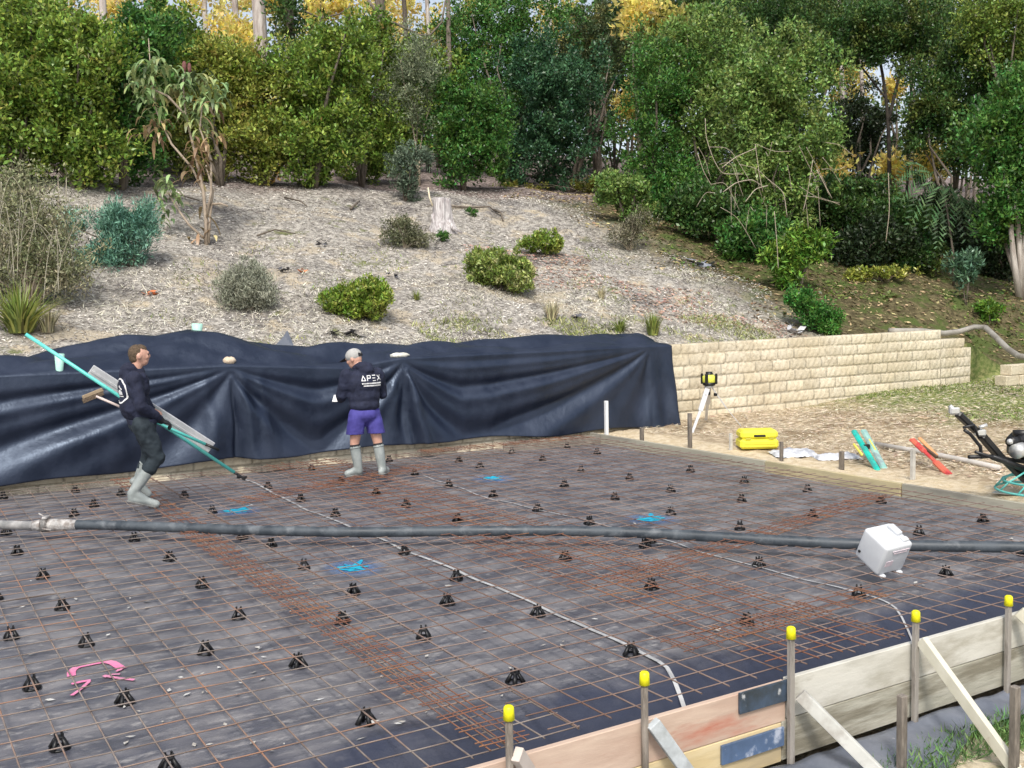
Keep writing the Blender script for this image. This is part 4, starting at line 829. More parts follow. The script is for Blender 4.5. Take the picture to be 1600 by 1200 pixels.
# ---------------- bank planting
bg_ = 'low shrubs and tufts growing on the open bank'
L_scr = leafmat('leaf_scraggly', (.20, .23, .11), (.33, .34, .20), rough=.6, c3=(.40, .36, .24), s3=2)
t = tree('scraggly_shrub', 'big scraggly grey-green shrub with dry stems at the left edge', 'shrub', (48, 478), [(40, 340, 80, 60), (70, 400, 72, 55), (10, 300, 55, 40), (100, 430, 50, 34), (0, 410, 60, 60)], 8000, L_scr, ln=.07, wd=.022, ncl=420, cr=.2, seed=50, r0=.02, bark=M_dry, ntips=40, shell=.3)
b = MB(); d_s = dep(t.location) 
for k in range(30):
    x0_, y0_ = RND.uniform(-30, 120), RND.uniform(400, 480); sx_ = RND.uniform(-70, 75); top_ = RND.uniform(260, 380); dz_ = RND.uniform(-.8, .3)
    b.tube(smooth([ptd(x0_, y0_, d_s + dz_), ptd(x0_ + sx_ * .2, (y0_ + top_) / 2, d_s + dz_), ptd(x0_ + sx_ * .7, top_, d_s + dz_ - .1), ptd(x0_ + sx_ * 1.2, top_ + RND.uniform(20, 70), d_s + dz_ - .2)], 5), [.0065 - .0002 * i for i in range(16)], 4)
b.build('dry_stems', mat('pale_dry_stem', (.33, .30, .22), (.44, .41, .32), scale=6, rough=.9), t)
t = tree('teal_shrub', 'blue-green feathery juniper bush right of the scraggly shrub', 'bush', (205, 416), [(180, 352, 24, 30), (205, 372, 34, 34), (226, 345, 16, 22), (112, 350, 22, 16), (165, 395, 26, 20)], 9000, L_jun, ln=.085, wd=.016, ncl=130, cr=.16, seed=51, r0=.02, ntips=12, up=.7)
tree('silver_shrub', 'silvery grey twiggy shrub on the bank behind the walking man', 'shrub', (388, 486), [(385, 442, 38, 30), (372, 462, 30, 20), (405, 460, 26, 22)], 6500, leafmat('leaf_silver', (.30, .32, .24), (.44, .45, .36), rough=.7), ln=.07, wd=.014, ncl=160, cr=.13, seed=52, r0=.012, bark=M_dry, ntips=24, up=.9, group=bg_)
L_gb = leafmat('leaf_bank_green', (.15, .25, .035), (.28, .38, .06), c3=(.48, .50, .14), s3=4)
tree('green_bush', 'compact bright green bush on the bank above the capped man', 'bush', (563, 498), [(563, 468, 48, 24), (585, 458, 22, 16), (530, 470, 24, 18)], 7500, L_gb, ln=.075, wd=.030, ncl=150, cr=.11, seed=53, r0=.012, group=bg_, up=.6)
tree('green_bush', 'yellow-edged round bush in the middle of the bank below the stump', 'bush', (783, 454), [(785, 422, 46, 26), (755, 410, 26, 18), (810, 430, 26, 20)], 7500, leafmat('leaf_variegated', (.20, .28, .06), (.34, .42, .12), c3=(.66, .66, .34), s3=3.4), ln=.085, wd=.032, ncl=150, cr=.12, seed=54, r0=.012, group=bg_, up=.6)
tree('small_bush', 'small fresh green tuft up-slope to the right of the yellow-edged bush', 'bush', (853, 400), [(853, 380, 32, 16)], 2600, L_gb, ln=.07, wd=.025, ncl=60, cr=.10, seed=55, r0=.01, group=bg_, up=.6)
tree('small_bush', 'dry dark green low shrub left of the stump', 'bush', (632, 388), [(625, 360, 26, 20), (650, 372, 22, 12)], 2200, leafmat('leaf_drygreen', (.12, .14, .07), (.22, .22, .13)), ln=.06, wd=.02, ncl=70, cr=.14, seed=56, r0=.012, ntips=14, bark=M_dry, group=bg_)
tree('small_bush', 'dry brownish shrub at the end of the thicket edge on the bank', 'bush', (985, 392), [(980, 365, 26, 20), (1000, 345, 24, 18)], 1800, leafmat('leaf_brownish', (.15, .15, .09), (.26, .24, .16)), ln=.06, wd=.02, ncl=70, cr=.14, seed=57, r0=.012, ntips=16, bark=M_dry, group=bg_)
tree('small_bush', 'tiny dark green sprig in front of the stump foot', 'bush', (690, 378), [(692, 368, 9, 9)], 320, L_deep, ln=.06, wd=.02, ncl=14, cr=.07, seed=58, r0=.006, group=bg_)
tree('small_bush', 'tiny green sprig right of the stump', 'bush', (737, 338), [(737, 331, 8, 6)], 260, L_deep, ln=.06, wd=.02, ncl=12, cr=.06, seed=59, r0=.006, group=bg_)
# the drooping big-leaved tree
p = G(322, 382); d0 = dep(p); t = thing('drooping_tree', p, 'thin tree with big drooping pale leaves standing on the bank at the left', 'tree')
b = MB(); Q = lambda x, y, dz=0: ptd(x, y, d0 + dz)
limbs = [[p - (0, 0, .1), Q(322, 345), Q(318, 300), Q(305, 240, .1), Q(290, 180), Q(286, 130), Q(290, 100)], [Q(318, 300), Q(300, 262, .1), Q(268, 225), Q(245, 175), Q(236, 120), Q(232, 60)], [Q(322, 345), Q(330, 300, -.1), Q(330, 250), Q(312, 200), Q(318, 150)], [Q(322, 375), Q(296, 352), Q(280, 330), Q(262, 300)], [Q(323, 320), Q(345, 318), Q(356, 322)], [Q(326, 380), Q(328, 340), Q(333, 300), Q(322, 258)], [Q(290, 180), Q(262, 150), Q(240, 140)]]
for i, L in enumerate(limbs): b.tube(L, [(.042, .038, .034, .028, .02, .014, .01)[k] * (1 if i == 0 else .62) for k in range(len(L))], 6)
b.build('trunk', mat('tan_bark', (.30, .24, .18), (.40, .33, .26), scale=6, rough=.9), t)
r = np.random.RandomState(9)
def whorl(cx, cy, n, ln_, wd_, m, spread=1.0, dz=0.):
    V = []; F = []; c_ = ptd(cx, cy, d0 + dz)
    for i in range(n):
        a = r.uniform(0, 6.28); e = r.uniform(-.3, .9); D = np.array((math.cos(a) * math.cos(e), math.sin(a) * math.cos(e), math.sin(e))); l_ = ln_ * r.uniform(.7, 1.2); S_ = np.cross(D, (0, 0, 1)); S_ /= np.linalg.norm(S_) + 1e-9
        st = c_ + r.randn(3) * .12 * spread; o = len(V)
        for k in range(5):
            q = k / 4; pt = st + D * l_ * q * (1 - .3 * q) - np.array((0, 0, 1)) * l_ * .75 * q * q; w_ = wd_ * math.sin(.25 + q * 2.75) * .5
            V += [pt - S_ * w_ - np.array((0, 0, .3 * w_)), pt, pt + S_ * w_ - np.array((0, 0, .3 * w_))]
        for k in range(4): F += [(o + k * 3, o + k * 3 + 1, o + k * 3 + 4, o + k * 3 + 3), (o + k * 3 + 1, o + k * 3 + 2, o + k * 3 + 5, o + k * 3 + 4)]
    return np.array(V), np.array(F)
L_bigl = leafmat('leaf_big_pale', (.19, .29, .12), (.30, .40, .17), c3=(.46, .42, .17), s3=1.5); L_brn = leafmat('leaf_big_brown', (.36, .25, .13), (.46, .36, .20))
parts = [(232, 92, 10), (225, 110, 14), (250, 108, 12), (215, 128, 12), (235, 135, 14), (265, 122, 10), (290, 125, 14), (310, 128, 12), (325, 130, 10), (280, 150, 12), (300, 160, 14), (315, 175, 10), (240, 160, 10), (332, 155, 10), (345, 140, 9), (228, 145, 10), (298, 185, 10), (262, 290, 10), (250, 278, 9), (272, 310, 8), (310, 195, 8), (258, 330, 6)]
Vs = []; Fs = []; o_ = 0
for cx, cy, n in parts:
    V, F = whorl(cx, cy, int(n * 1.8), .31, .075, None, dz=r.uniform(-.3, .3)); Vs.append(V); Fs.append(F + o_); o_ += len(V)
mkfast('crown', np.concatenate(Vs), np.concatenate(Fs), L_bigl, t)
Vs = []; Fs = []; o_ = 0
for cx, cy, n in [(238, 190, 12), (250, 205, 10), (225, 198, 8), (300, 235, 12), (318, 225, 12), (335, 215, 8), (312, 255, 10), (300, 270, 8), (255, 180, 6), (330, 170, 6), (318, 335, 6), (322, 372, 7)]:
    V, F = whorl(cx, cy, n, .36, .07, None, dz=r.uniform(-.2, .2)); Vs.append(V); Fs.append(F + o_); o_ += len(V)
mkfast('dead_leaves', np.concatenate(Vs), np.concatenate(Fs), L_brn, t)
b = MB(); b.ell(Q(288, 104), (.045, .045, .11)); b.ell(Q(296, 106), (.04, .04, .10)); b.build('seed_head', mat('maroon_seed', (.14, .05, .05), (.2, .09, .08), scale=20, rough=.9, bump=.5), t)
# stump
p = G(690, 362); d0 = dep(p); t = thing('tree_stump', p, 'pale weathered grey stump with spreading roots on the bank', 'stump'); k = d0 / CF
b = MB(); n = 16; V = []; H = (362 - 311) * k
for j, (q, rr) in enumerate([(-.15, 23), (.05, 21), (.3, 16.5), (.6, 15), (1, 14.2), (1.0, 13.2)]):
    for i in range(n):
        a = 6.283 * i / n; w_ = rr * k * (1 + .13 * math.sin(3 * a + 1) + .08 * math.sin(7 * a + j)); V.append(p + RIGHT * math.cos(a) * w_ + AWAY * math.sin(a) * w_ + np.array((0, 0, q * H + (.02 * math.sin(5 * a) if q == 1 else 0))))
F = [(j * n + i, j * n + (i + 1) % n, (j + 1) * n + (i + 1) % n, (j + 1) * n + i) for j in range(5) for i in range(n)] + [tuple(5 * n + i for i in range(n))]
b.add(V, F); M_stump = mat('weathered_stump', (.50, .47, .47), (.64, .61, .60), scale=5, rough=.9, c3=(.34, .30, .30), s3=9, bump=.5, stretch=(4, 4, .6)); b.build('stump_body', M_stump, t)
for L in [[(700, 345), (708, 357), (722, 364)], [(677, 335), (681, 360), (688, 376)], [(688, 352), (690, 378), (688, 390)]]:
    b = MB(); b.tube([ptd(a, c_, d0 - .15) for a, c_ in L], [.06, .045, .02], 7); b.build('root', M_stump, t)
b = MB(); b.tube([ptd(676, 322, d0 - .25), ptd(671, 308, d0 - .25), ptd(669, 293, d0 - .2)], [.018, .02, .016], 6); tag(b.build('survey_stick', mat('pale_stick', (.72, .63, .46), rough=.8), loc=ptd(676, 322, d0 - .25)), 'short pale stick standing at the left side of the stump', 'stick')
# grass tufts
def tuft(px, py, h_, n, m, lab, wd=.012, sp=.5, cat='grass tuft'):
    p = G(px, py); r = np.random.RandomState(int(px)); V = []; F = []
    for i in range(n):
        a = r.uniform(0, 6.28); l_ = h_ * r.uniform(.6, 1.15); le = r.uniform(.1, 1) * sp; D = np.array((math.cos(a), math.sin(a), 0)); S_ = np.array((-math.sin(a), math.cos(a), 0)); st = p + D * r.uniform(0, .12) * h_ * 2; o = len(V)
        for k in range(4):
            q = k / 3; pt = st + D * l_ * le * q ** 1.4 * 1.3 + np.array((0, 0, 1)) * l_ * (q - .5 * le * q * q); w_ = wd * (1 - q * .9); V += [pt - S_ * w_, pt + S_ * w_]
        for k in range(3): F.append((o + 2 * k, o + 2 * k + 1, o + 2 * k + 3, o + 2 * k + 2))
    tag(mkfast('grass_tuft', np.array(V), np.array(F), m, loc=p), lab, cat, 'grass tufts on the bank')
G_gr = leafmat('blade_green', (.17, .24, .05), (.30, .33, .09)); G_st = leafmat('blade_straw', (.46, .42, .26), (.60, .55, .36))
tuft(32, 522, .75, 260, G_gr, 'strappy green grass tuft behind the high end of the carried pole', .02, .9); tuft(75, 520, .4, 120, G_st, 'straw-coloured tuft beside the strappy green one')
tuft(862, 500, .38, 110, G_st, 'pale green grass tuft on the bank above the middle of the tarp', .014); tuft(1020, 524, .42, 160, G_gr, 'yellow-green grass tuft behind the right end of the tarp', .014); tuft(968, 520, .32, 120, G_gr, 'low grass tuft left of the one behind the tarp end', .012, 1.1)
tuft(650, 470, .2, 60, G_gr, 'faint green tuft right of the compact bright green bush', sp=1)
tuft(940, 468, .25, 90, G_st, 'dry straw tuft up the bank right of centre')
# stuff on the bank: mulch, twigs and dry grass
r = np.random.RandomState(77)
def scatter(name, n, xr, vr, ln_, wd_, m, lab, up=.15, cond=None, cat='litter', zoff=.01, lay=True, flatz=.25):
    x = r.uniform(*xr, n); v = r.uniform(*vr, n) if vr[1] < 20 else r.uniform(*vr, n)
    if cond is not None: k = cond(x, v); x, v = x[k], v[k]
    y = YW(x) + v; z = ground(x, y) + zoff; n = len(x); a = r.uniform(0, 6.28, n); D = np.stack([np.cos(a), np.sin(a), r.uniform(-.1, .1, n) * flatz * 4 + up * r.rand(n)], 1); 
    sl = .3 * (v > 1); D[:, 2] += D[:, 1] * sl
    D /= np.linalg.norm(D, axis=1)[:, None]; S_ = np.cross(D, np.stack([r.randn(n) * .5, r.randn(n) * .5, np.ones(n)], 1)); S_ /= np.linalg.norm(S_, axis=1)[:, None]
    L = ln_ * (.4 + r.rand(n) * 1.2)[:, None]; W = wd_ * (.5 + r.rand(n))[:, None]; P = np.stack([x, y, z + L[:, 0] * .12], 1)
    V = np.stack([P - D * L / 2, P + S_ * W / 2, P + D * L / 2, P - S_ * W / 2], 1).reshape(-1, 3); o = mkfast(name, V, np.arange(4 * n).reshape(n, 4), m, loc=(5, 12, 2)); tag(o, lab, cat, kind='stuff'); return o
M_l1 = mat('pale_litter', (.50, .475, .435), (.72, .68, .61), scale=.7, rough=.95, island=.45, c3=(.27, .25, .235), s3=.9, thr3=(.48, .6)); M_l2 = mat('dark_litter', (.10, .085, .08), (.20, .17, .155), scale=3, rough=.95, island=.4)
M_l3 = mat('straw_litter', (.52, .45, .34), (.68, .60, .46), scale=3, rough=.95, island=.4); M_l4 = mat('dead_leaf_litter', (.34, .24, .16), (.48, .38, .26), scale=2, rough=.9, island=.6)
bankc = lambda x, v: (x + .9 * np.sin(v) < 15.2 + .0 * v)
scatter('bark_mulch', 110000, (-8, 19), (.3, 13), .06, .018, M_l1, 'pale bark mulch and dry leaves covering the bank', cond=bankc, up=.3)
scatter('twig_litter', 36000, (-8, 19), (.3, 13), .09, .013, M_l2, 'dark twigs and bark pieces scattered over the bank', cond=lambda x, v: bankc(x, v) & (np.sin(x * 1.3 + 2.1 * v) + np.sin(2.9 * x - 1.1 * v + 2) + np.sin(.7 * x + 3.3 * v) + r.randn(len(x)) * .5 > .2), up=.3)
cl_ = lambda x, v: (np.sin(x * 1.1 + 2 * v) + np.sin(2.3 * x - v * 1.7 + 1) > .55) & (v < 7) & (x < 15)
scatter('weed_cover', 16000, (-8, 16), (.6, 8), .10, .014, G_gr, 'thin green weeds between the mulch on the bank', cond=lambda x, v: cl_(x, v) & (x + v * .5 > 4), up=1.6)
scatter('fallen_leaves', 14000, (13, 34), (.3, 14), .10, .055, mat('shade_leaf_litter', (.20, .14, .07), (.42, .34, .18), scale=2, rough=.9, island=.6), 'fallen leaves on the shaded ground under the thicket', cond=lambda x, v: x > 14.6 + .8 * np.sin(v * 2))
scatter('ground_creeper', 12000, (13, 34), (.3, 9), .10, .05, leafmat('leaf_creeper', (.08, .14, .03), (.16, .2, .05)), 'green creeper spreading over the shaded ground', cond=lambda x, v: (x > 14.8) & (np.sin(x * .9 + v) + np.sin(1.7 * v - x) > .2), up=.6, zoff=.03)
scatter('straw', 52000, (8.5, 22), (-9, -.1), .085, .010, M_l3, 'cut dry straw lying over the ground right of the slab', cond=lambda x, v: x > 9.3 + .3 * np.sin(3 * v), up=.25)
scatter('brown_straw', 9000, (8.8, 20), (-9, -.1), .10, .02, M_l4, 'brown dead grass patches right of the slab', cond=lambda x, v: (np.sin(x * 1.3 + v) + np.sin(2 * v) > .3) & (x > 9.2), up=.2)
scatter('lawn_grass', 60000, (11, 26), (-9.5, -.15), .085, .012, leafmat('blade_lawn', (.16, .24, .06), (.28, .34, .10), c3=(.44, .40, .2), s3=1.0, thr3=(.5, .7)), 'short green lawn grass in front of the block wall', cond=lambda x, v: (x * .8 + 1.3 * np.sin(1.3 * v) + .9 * np.sin(x + 2 * v) > 12.2 - .35 * (v + 4)) , up=1.8, cat='grass')
V = []; F = []
def nearst(name, n, m, lab, cond, ln_, wd_, up):
    x = r.uniform(0, 8, n); y = r.uniform(-3.4, -1.5, n); k = cond(x, y); x, y = x[k], y[k]; n = len(x); z = ground(x, y); a = r.uniform(0, 6.28, n); D = np.stack([np.cos(a), np.sin(a), up * r.rand(n)], 1); D /= np.linalg.norm(D, axis=1)[:, None]; S_ = np.cross(D, r.randn(n, 3)); S_ /= np.linalg.norm(S_, axis=1)[:, None]
    L = ln_ * (.5 + r.rand(n))[:, None]; W = wd_ * (.5 + r.rand(n))[:, None]; P = np.stack([x, y, z + .004], 1); V = np.stack([P, P + D * L * .5 + S_ * W / 2, P + D * L, P + D * L * .5 - S_ * W / 2], 1).reshape(-1, 3); tag(mkfast(name, V, np.arange(4 * n).reshape(n, 4), m, loc=(4, -2.5, -.5)), lab, 'grass', kind='stuff')
GC_ = at(1510, 1170, -.53)
gc = lambda x, y: ((x - GC_[0]) ** 2 / .55 + (y - GC_[1]) ** 2 / .045 + .5 * np.sin(5 * x + 3 * y) < 1.0) | ((x > 5.6) & (np.sin(3 * x + 4 * y) > 0))
nearst('near_grass', 60000, leafmat('blade_near', (.09, .20, .06), (.17, .30, .09), rough=.5), 'green grass growing outside the near form', gc, .075, .007, 2.2)
nearst('near_straw', 9000, M_l3, 'dry straw and sand litter outside the near form', lambda x, y: ~gc(x, y) & (y < -1.9), .07, .007, .3)
# bits on the bank
def scrapthing(px, py, s_, m, lab, nm='leaf_debris', cat='debris'):
    p = G(px, py); b = MB(); rr = random.Random(px)
    for k in range(9):
        c_ = p + np.array((rr.uniform(-1, 1), rr.uniform(-.6, .6), 0)) * s_ * .7; c_[2] = ground(c_[0], c_[1]) + .03 + rr.random() * .05; a = rr.uniform(0, 6.28); q = s_ * rr.uniform(.25, .5); u = np.array((math.cos(a), math.sin(a), rr.uniform(-.3, .6))) * q; v_ = np.array((-math.sin(a), math.cos(a), rr.uniform(-.2, .7))) * q * .5
        b.add([c_ - u, c_ - v_, c_ + u, c_ + v_], [(0, 1, 2, 3)])
    tag(b.build(nm, m, loc=p), lab, cat)
M_or = mat('orange_dead_leaf', (.70, .24, .10), (.55, .20, .08), scale=9, rough=.8); M_dk = mat('charred_debris', (.06, .06, .07), (.16, .16, .18), scale=9, rough=.7)
scrapthing(235, 464, .16, M_or, 'orange dead frond lying on the bank left of the silvery shrub'); scrapthing(473, 427, .14, M_or, 'small red-brown leaf pile between the silvery shrub and the bright bush')
scrapthing(447, 427, .16, M_dk, 'dark plastic scrap next to the small red-brown leaf pile'); scrapthing(505, 385, .16, M_dk, 'dark debris high on the bank above the red-brown leaf pile'); scrapthing(612, 435, .16, M_dk, 'dark debris at the right top of the bright green bush')
scrapthing(1100, 415, .42, mat('slate_debris', (.20, .22, .26), (.32, .33, .36), scale=6, rough=.6), 'blue-grey flattened plastic on the bank below the thicket'); scrapthing(1240, 520, .35, mat('pale_plastic_scrap', (.48, .48, .5), (.6, .6, .62), scale=6, rough=.5), 'crumpled pale grey plastic on top of the block wall', 'plastic_scrap')
scrapthing(540, 526, .35, M_dk, 'dark crumpled plastic behind the tarp above the capped man'); scrapthing(905, 500, .18, M_dk, 'dark scrap stuck in the grass above the tarp')
def stick(L, rr, m, lab):
    P = [G(a, c_) + (0, 0, .05) for a, c_ in L]; P[len(P) // 2][2] += .06; b = MB(); b.tube(P, [rr * (1 - .5 * i / (len(P) - 1)) for i in range(len(P))], 6); tag(b.build('fallen_branch', m, loc=P[0]), lab, 'branch')
stick([(702, 326), (740, 328), (765, 330), (772, 333)], .03, M_bark, 'fallen dark branch lying right of the stump'); stick([(772, 332), (783, 340), (786, 348)], .035, M_bark, 'short curled dark branch at the right end of the fallen one')
stick([(402, 372), (430, 368), (462, 369)], .022, M_bark, 'thin fallen branch on the bank right of the drooping tree'); stick([(445, 312), (470, 322), (480, 326)], .025, M_bark, 'small branch at the foot of the hedge trees')
stick([(548, 330), (562, 322)], .035, M_bark, 'short dark branch below the rounded hedge tree'); stick([(250, 318), (285, 314), (312, 318)], .03, M_bark, 'dark branch left of the drooping tree')

# ================================================================ hose
M_hose = mat('black_hose', (.035, .045, .056), (.075, .09, .105), scale=5, rough=.42, rvar=.2, c3=(.17, .185, .20), s3=4, thr3=(.56, .72), bump=.1)
M_hoseg = mat('dusty_hose', (.30, .29, .28), (.42, .41, .40), scale=6, rough=.7, c3=(.2, .2, .2), s3=5, bump=.2)
HZ = .055
ht = thing('concrete_hose', at(600, 833, 0), 'thick black concrete hose running across the whole slab', 'hose')
hp = lambda L: [at(a, c_, HZ) for a, c_ in L]
b = MB(); b.tube(smooth(hp([(-150, 812), (-60, 817), (0, 820), (35, 821), (62, 821)])), .043, 12); b.build('dusty_section', M_hoseg, ht)
b = MB(); b.tube(smooth(hp([(84, 820), (150, 820), (250, 823), (400, 829), (560, 832), (700, 830), (850, 829), (1000, 832), (1150, 841), (1300, 849), (1430, 853), (1600, 855), (1750, 858)])), .047, 12); b.build('black_section', M_hose, ht)
M_clamp = mat('crusty_steel', (.34, .33, .32), (.50, .48, .46), scale=14, rough=.6, c3=(.25, .22, .2), s3=20, bump=.5)
b = MB(); b.tube(hp([(52, 821), (62, 821), (70, 820.6)]), [.046, .058, .056], 12); b.tube(hp([(72, 820.5), (82, 820.3), (102, 820), (120, 820)]), [.056, .062, .056, .050], 12); b.build('end_ferrule', M_clamp, ht)
cpl = at(71, 820.6, HZ); b = MB(); ax = RIGHT
for sx in (-1, 1): b.tube([cpl - RIGHT * .035, cpl + RIGHT * .035], .068, 14)
b.box(cpl + (0, 0, .075) + RIGHT * .01, (.05, .10, .03), (RIGHT, AWAY, (0, 0, 1)), .008); b.tube([cpl - AWAY * .07 + (0, 0, -.02), cpl - AWAY * .09 + RIGHT * .09 - (0, 0, .03)], .009, 6); b.tube([cpl + (0, 0, .08), cpl + RIGHT * -.06 + (0, 0, .115)], .009, 6)
b.build('clamp', M_clamp, ht)

# ================================================================ jerrycan
cz_ = ray(1388, 860); cz_ /= np.linalg.norm(cz_); cx_ = CR[:, 0] - cz_ * (CR[:, 0] @ cz_); cx_ /= np.linalg.norm(cx_); cy_ = np.cross(cz_, cx_)
vb = at(1369, 901, .004); sc_ = dep(vb) / CF
E1 = (cx_ * -33 + cy_ * -34 + cz_ * 25.8) * sc_; E2 = (cx_ * 40 + cy_ * -10 + cz_ * 38.) * sc_; E3 = (cx_ * -19 + cy_ * 42 + cz_ * 31.) * sc_
near = vb - E3; cen = near + (E1 + E2 + E3) / 2; A1, A2, A3 = [e / np.linalg.norm(e) for e in (E1, E2, E3)]; L1, L2, L3 = [np.linalg.norm(e) for e in (E1, E2, E3)]
# white
M_can = mat('white_hdpe', (.66, .68, .70), (.58, .60, .63), scale=4, rough=.42, bump=.05)
jt = thing('jerrycan', vb, 'white plastic jerrycan tipped on its corner on the mesh beside the hose', 'jerrycan')
def softbox(c_, size, bev_, name, par):
    b = MB(); b.box(c_, size, (A1, A2, A3)); o = b.build(name, M_can, par); md = o.modifiers.new('b', 'BEVEL'); md.width = bev_; md.segments = 4; o.data.polygons.foreach_set('use_smooth', np.ones(len(o.data.polygons), bool)); return o
softbox(cen, (L1, L2, L3), .026, 'body', jt)
hn = softbox(near + E1 * .62 + E2 * .80 - A3 * .010, (L1 * .44, L2 * .22, .040), .015, 'handle', jt)
softbox(near + E1 * .20 + E2 * .80 - A3 * .006, (L1 * .18, L2 * .22, .030), .012, 'cap_neck', jt)
b = MB()
for q, w_ in ((.16, 1.), (.24, .8)): b.box(near + E1 * -.0 + E2 * (.55 + .1 * q) + E3 * q - A1 * .0035, (.005, L2 * .62 * w_, .006), (A1, A2, A3))
b.box(near + E2 * .3 + E3 * .60 - A1 * .001, (.003, .07, .05), (A1, A2, A3)); b.build('moulded_lines', mat('faint_pink_print', (.74, .60, .63), (.62, .55, .60), scale=20, rough=.6), jt)
fp = near + E1 * .84 + E3 * .74; b = MB(); b.tube([fp - A2 * .008, fp + A2 * .002], .011, 10); b.build('drain_hole', M_black, jt)
b = MB(); b.box(vb + E2 * .22 + A3 * .006 - (0, 0, 0), (.045, .05, .022), (A1, A2, A3), .006); b.box(vb + E2 * .85 + A3 * .006, (.045, .05, .022), (A1, A2, A3), .006); b.build('foot_pads', M_can, jt)

# ================================================================ things right of the slab
def gz(p): return float(ground(p[0], p[1]))
def atg(px, py): return G(px, py, 8.)
M_tri = mat('tripod_metal', (.66, .66, .66), (.56, .56, .56), scale=8, rough=.4, metal=.3)
p = atg(1108, 690); d0 = dep(atg(1108, 672)) ; top = ptd(1108, 604, d0)
t = thing('laser_level', (top[0], top[1], gz(top)), 'yellow and black laser level on an aluminium tripod before the block wall', 'laser level')
k = d0 / CF
b = MB(); b.tube([top - (0, 0, .02), top + (0, 0, .02)], .075, 14); b.build('tripod_head', M_tri, t)
for i, (fx, fy, dz) in enumerate([(1081, 688, -.35), (1103, 645, .5), (1158, 672, .15)]):
    F_ = ptd(fx, fy, d0 + dz); F_[2] = gz(F_) + .01 if i != 1 else max(gz(F_), F_[2] * .5); b = MB(); ofs = (F_ - top); ofs[2] = 0; ofs = ofs / np.linalg.norm(ofs) * .05; m_ = top + (F_ - top) * .52
    w_ = .075 if i < 2 else .022; b.bar(top + ofs - (0, 0, .02), m_, w_, .03, up=AWAY); b.bar(m_, F_, w_ * .55, .02, up=AWAY); 
    lo = b.build('leg', M_tri, t); b = MB(); b.box(top + (F_ - top) * .2, (.05, .05, .05), bev=.01); b.build('clamp', M_black, lo)
M_ly = mat('level_yellow', (.78, .80, .12), (.70, .74, .10), scale=8, rough=.4)
hc = top + (0, 0, .125)
b = MB(); b.tube([hc - (0, 0, .105), hc - (0, 0, .06)], .10, 14); b.tube([hc + (0, 0, .055), hc + (0, 0, .07), hc + (0, 0, .11)], [.07, .055, .055], 12)
for q in range(4):
    a = q * math.pi / 2 + .5; o_ = np.array((math.cos(a), math.sin(a), 0)) * .118; b.box(hc + o_, (.035, .05, .17), ((math.cos(a), math.sin(a), 0), (-math.sin(a), math.cos(a), 0), (0, 0, 1)), .012)
b.build('rubber_guard', M_black, t)
b = MB(); b.tube([hc - (0, 0, .07), hc - (0, 0, .05), hc + (0, 0, .04), hc + (0, 0, .065)], [.08, .105, .105, .06], 16); b.build('housing', M_ly, t)
# yellow case
M_case = mat('yellow_case', (.84, .78, .06), (.78, .71, .05), scale=5, rough=.45)
B = at(1187, 703, .03); d0 = dep(B); k = d0 / CF; W_, H_ = 60 * k, 30 * k; ax3 = (RIGHT, AWAY, np.array((0, 0, 1)))
t = thing('tool_case', B, 'bright yellow plastic tool case lying beside the far form', 'case'); c0 = B + AWAY * .16 + (0, 0, H_ / 2 + .01)
b = MB(); b.box(c0 - (0, 0, H_ * .24), (W_, .34, H_ * .50), ax3, .03); b.build('lower_shell', M_case, t)
b = MB(); b.box(c0 + (0, 0, H_ * .25), (W_ * .98, .33, H_ * .46), ax3, .035); b.build('lid', M_case, t)
b = MB(); b.box(c0 - AWAY * .172 + (0, 0, H_ * .20), (W_ * .30, .012, H_ * .12), ax3, .005); b.build('handle_recess', M_black, t)
for s_ in (-1, 1):
    b = MB(); b.box(c0 - AWAY * .172 + RIGHT * s_ * W_ * .3 + (0, 0, H_ * .06), (W_ * .15, .014, H_ * .08), ax3, .004); b.build('latch', mat('dull_yellow', (.45, .40, .05), rough=.5), t)
b = MB()
for q in (-.22, -.36): b.box(c0 - AWAY * .172 + (0, 0, H_ * q), (W_ * .8, .008, H_ * .04), ax3)
b.build('ribs', mat('case_rib', (.62, .57, .05), rough=.5), t)
# bags / sheets
def bag(px, py, w_, dd_, h_, lab, seed):
    c = atg(px, py); r = np.random.RandomState(seed); g = np.linspace(-1, 1, 26); A, B_2 = np.meshgrid(g, g, indexing='ij'); rr = np.sqrt(A ** 2 + B_2 ** 2)
    z = h_ * np.clip(1 - (A ** 4 + B_2 ** 4), 0, 1) ** .4 * (1 + .35 * np.sin(6 * A + 3 * B_2 + seed) * np.sin(5 * B_2 + 1)) + .004 * r.randn(26, 26); X_ = c[0] + RIGHT[0] * A * w_ + AWAY[0] * B_2 * dd_; Y_ = c[1] + RIGHT[1] * A * w_ + AWAY[1] * B_2 * dd_ + .03 * np.sin(4 * A)
    Z_ = ground(X_, Y_) + .01 + z; tag(mkfast('plastic_bag', np.stack([X_, Y_, Z_], -1).reshape(-1, 3), gridfaces(26, 26), M_bag, smooth=True, loc=c), lab, 'bag')
M_bag = mat('white_bag', (.60, .61, .64), (.74, .75, .77), scale=7, rough=.45, c3=(.40, .41, .45), s3=6, bump=.5)
bag(1240, 711, .27, .26, .05, 'crumpled white bag lying right of the yellow case', 3); bag(1308, 717, .27, .16, .045, 'flat white bag lying left of the teal floats', 5)
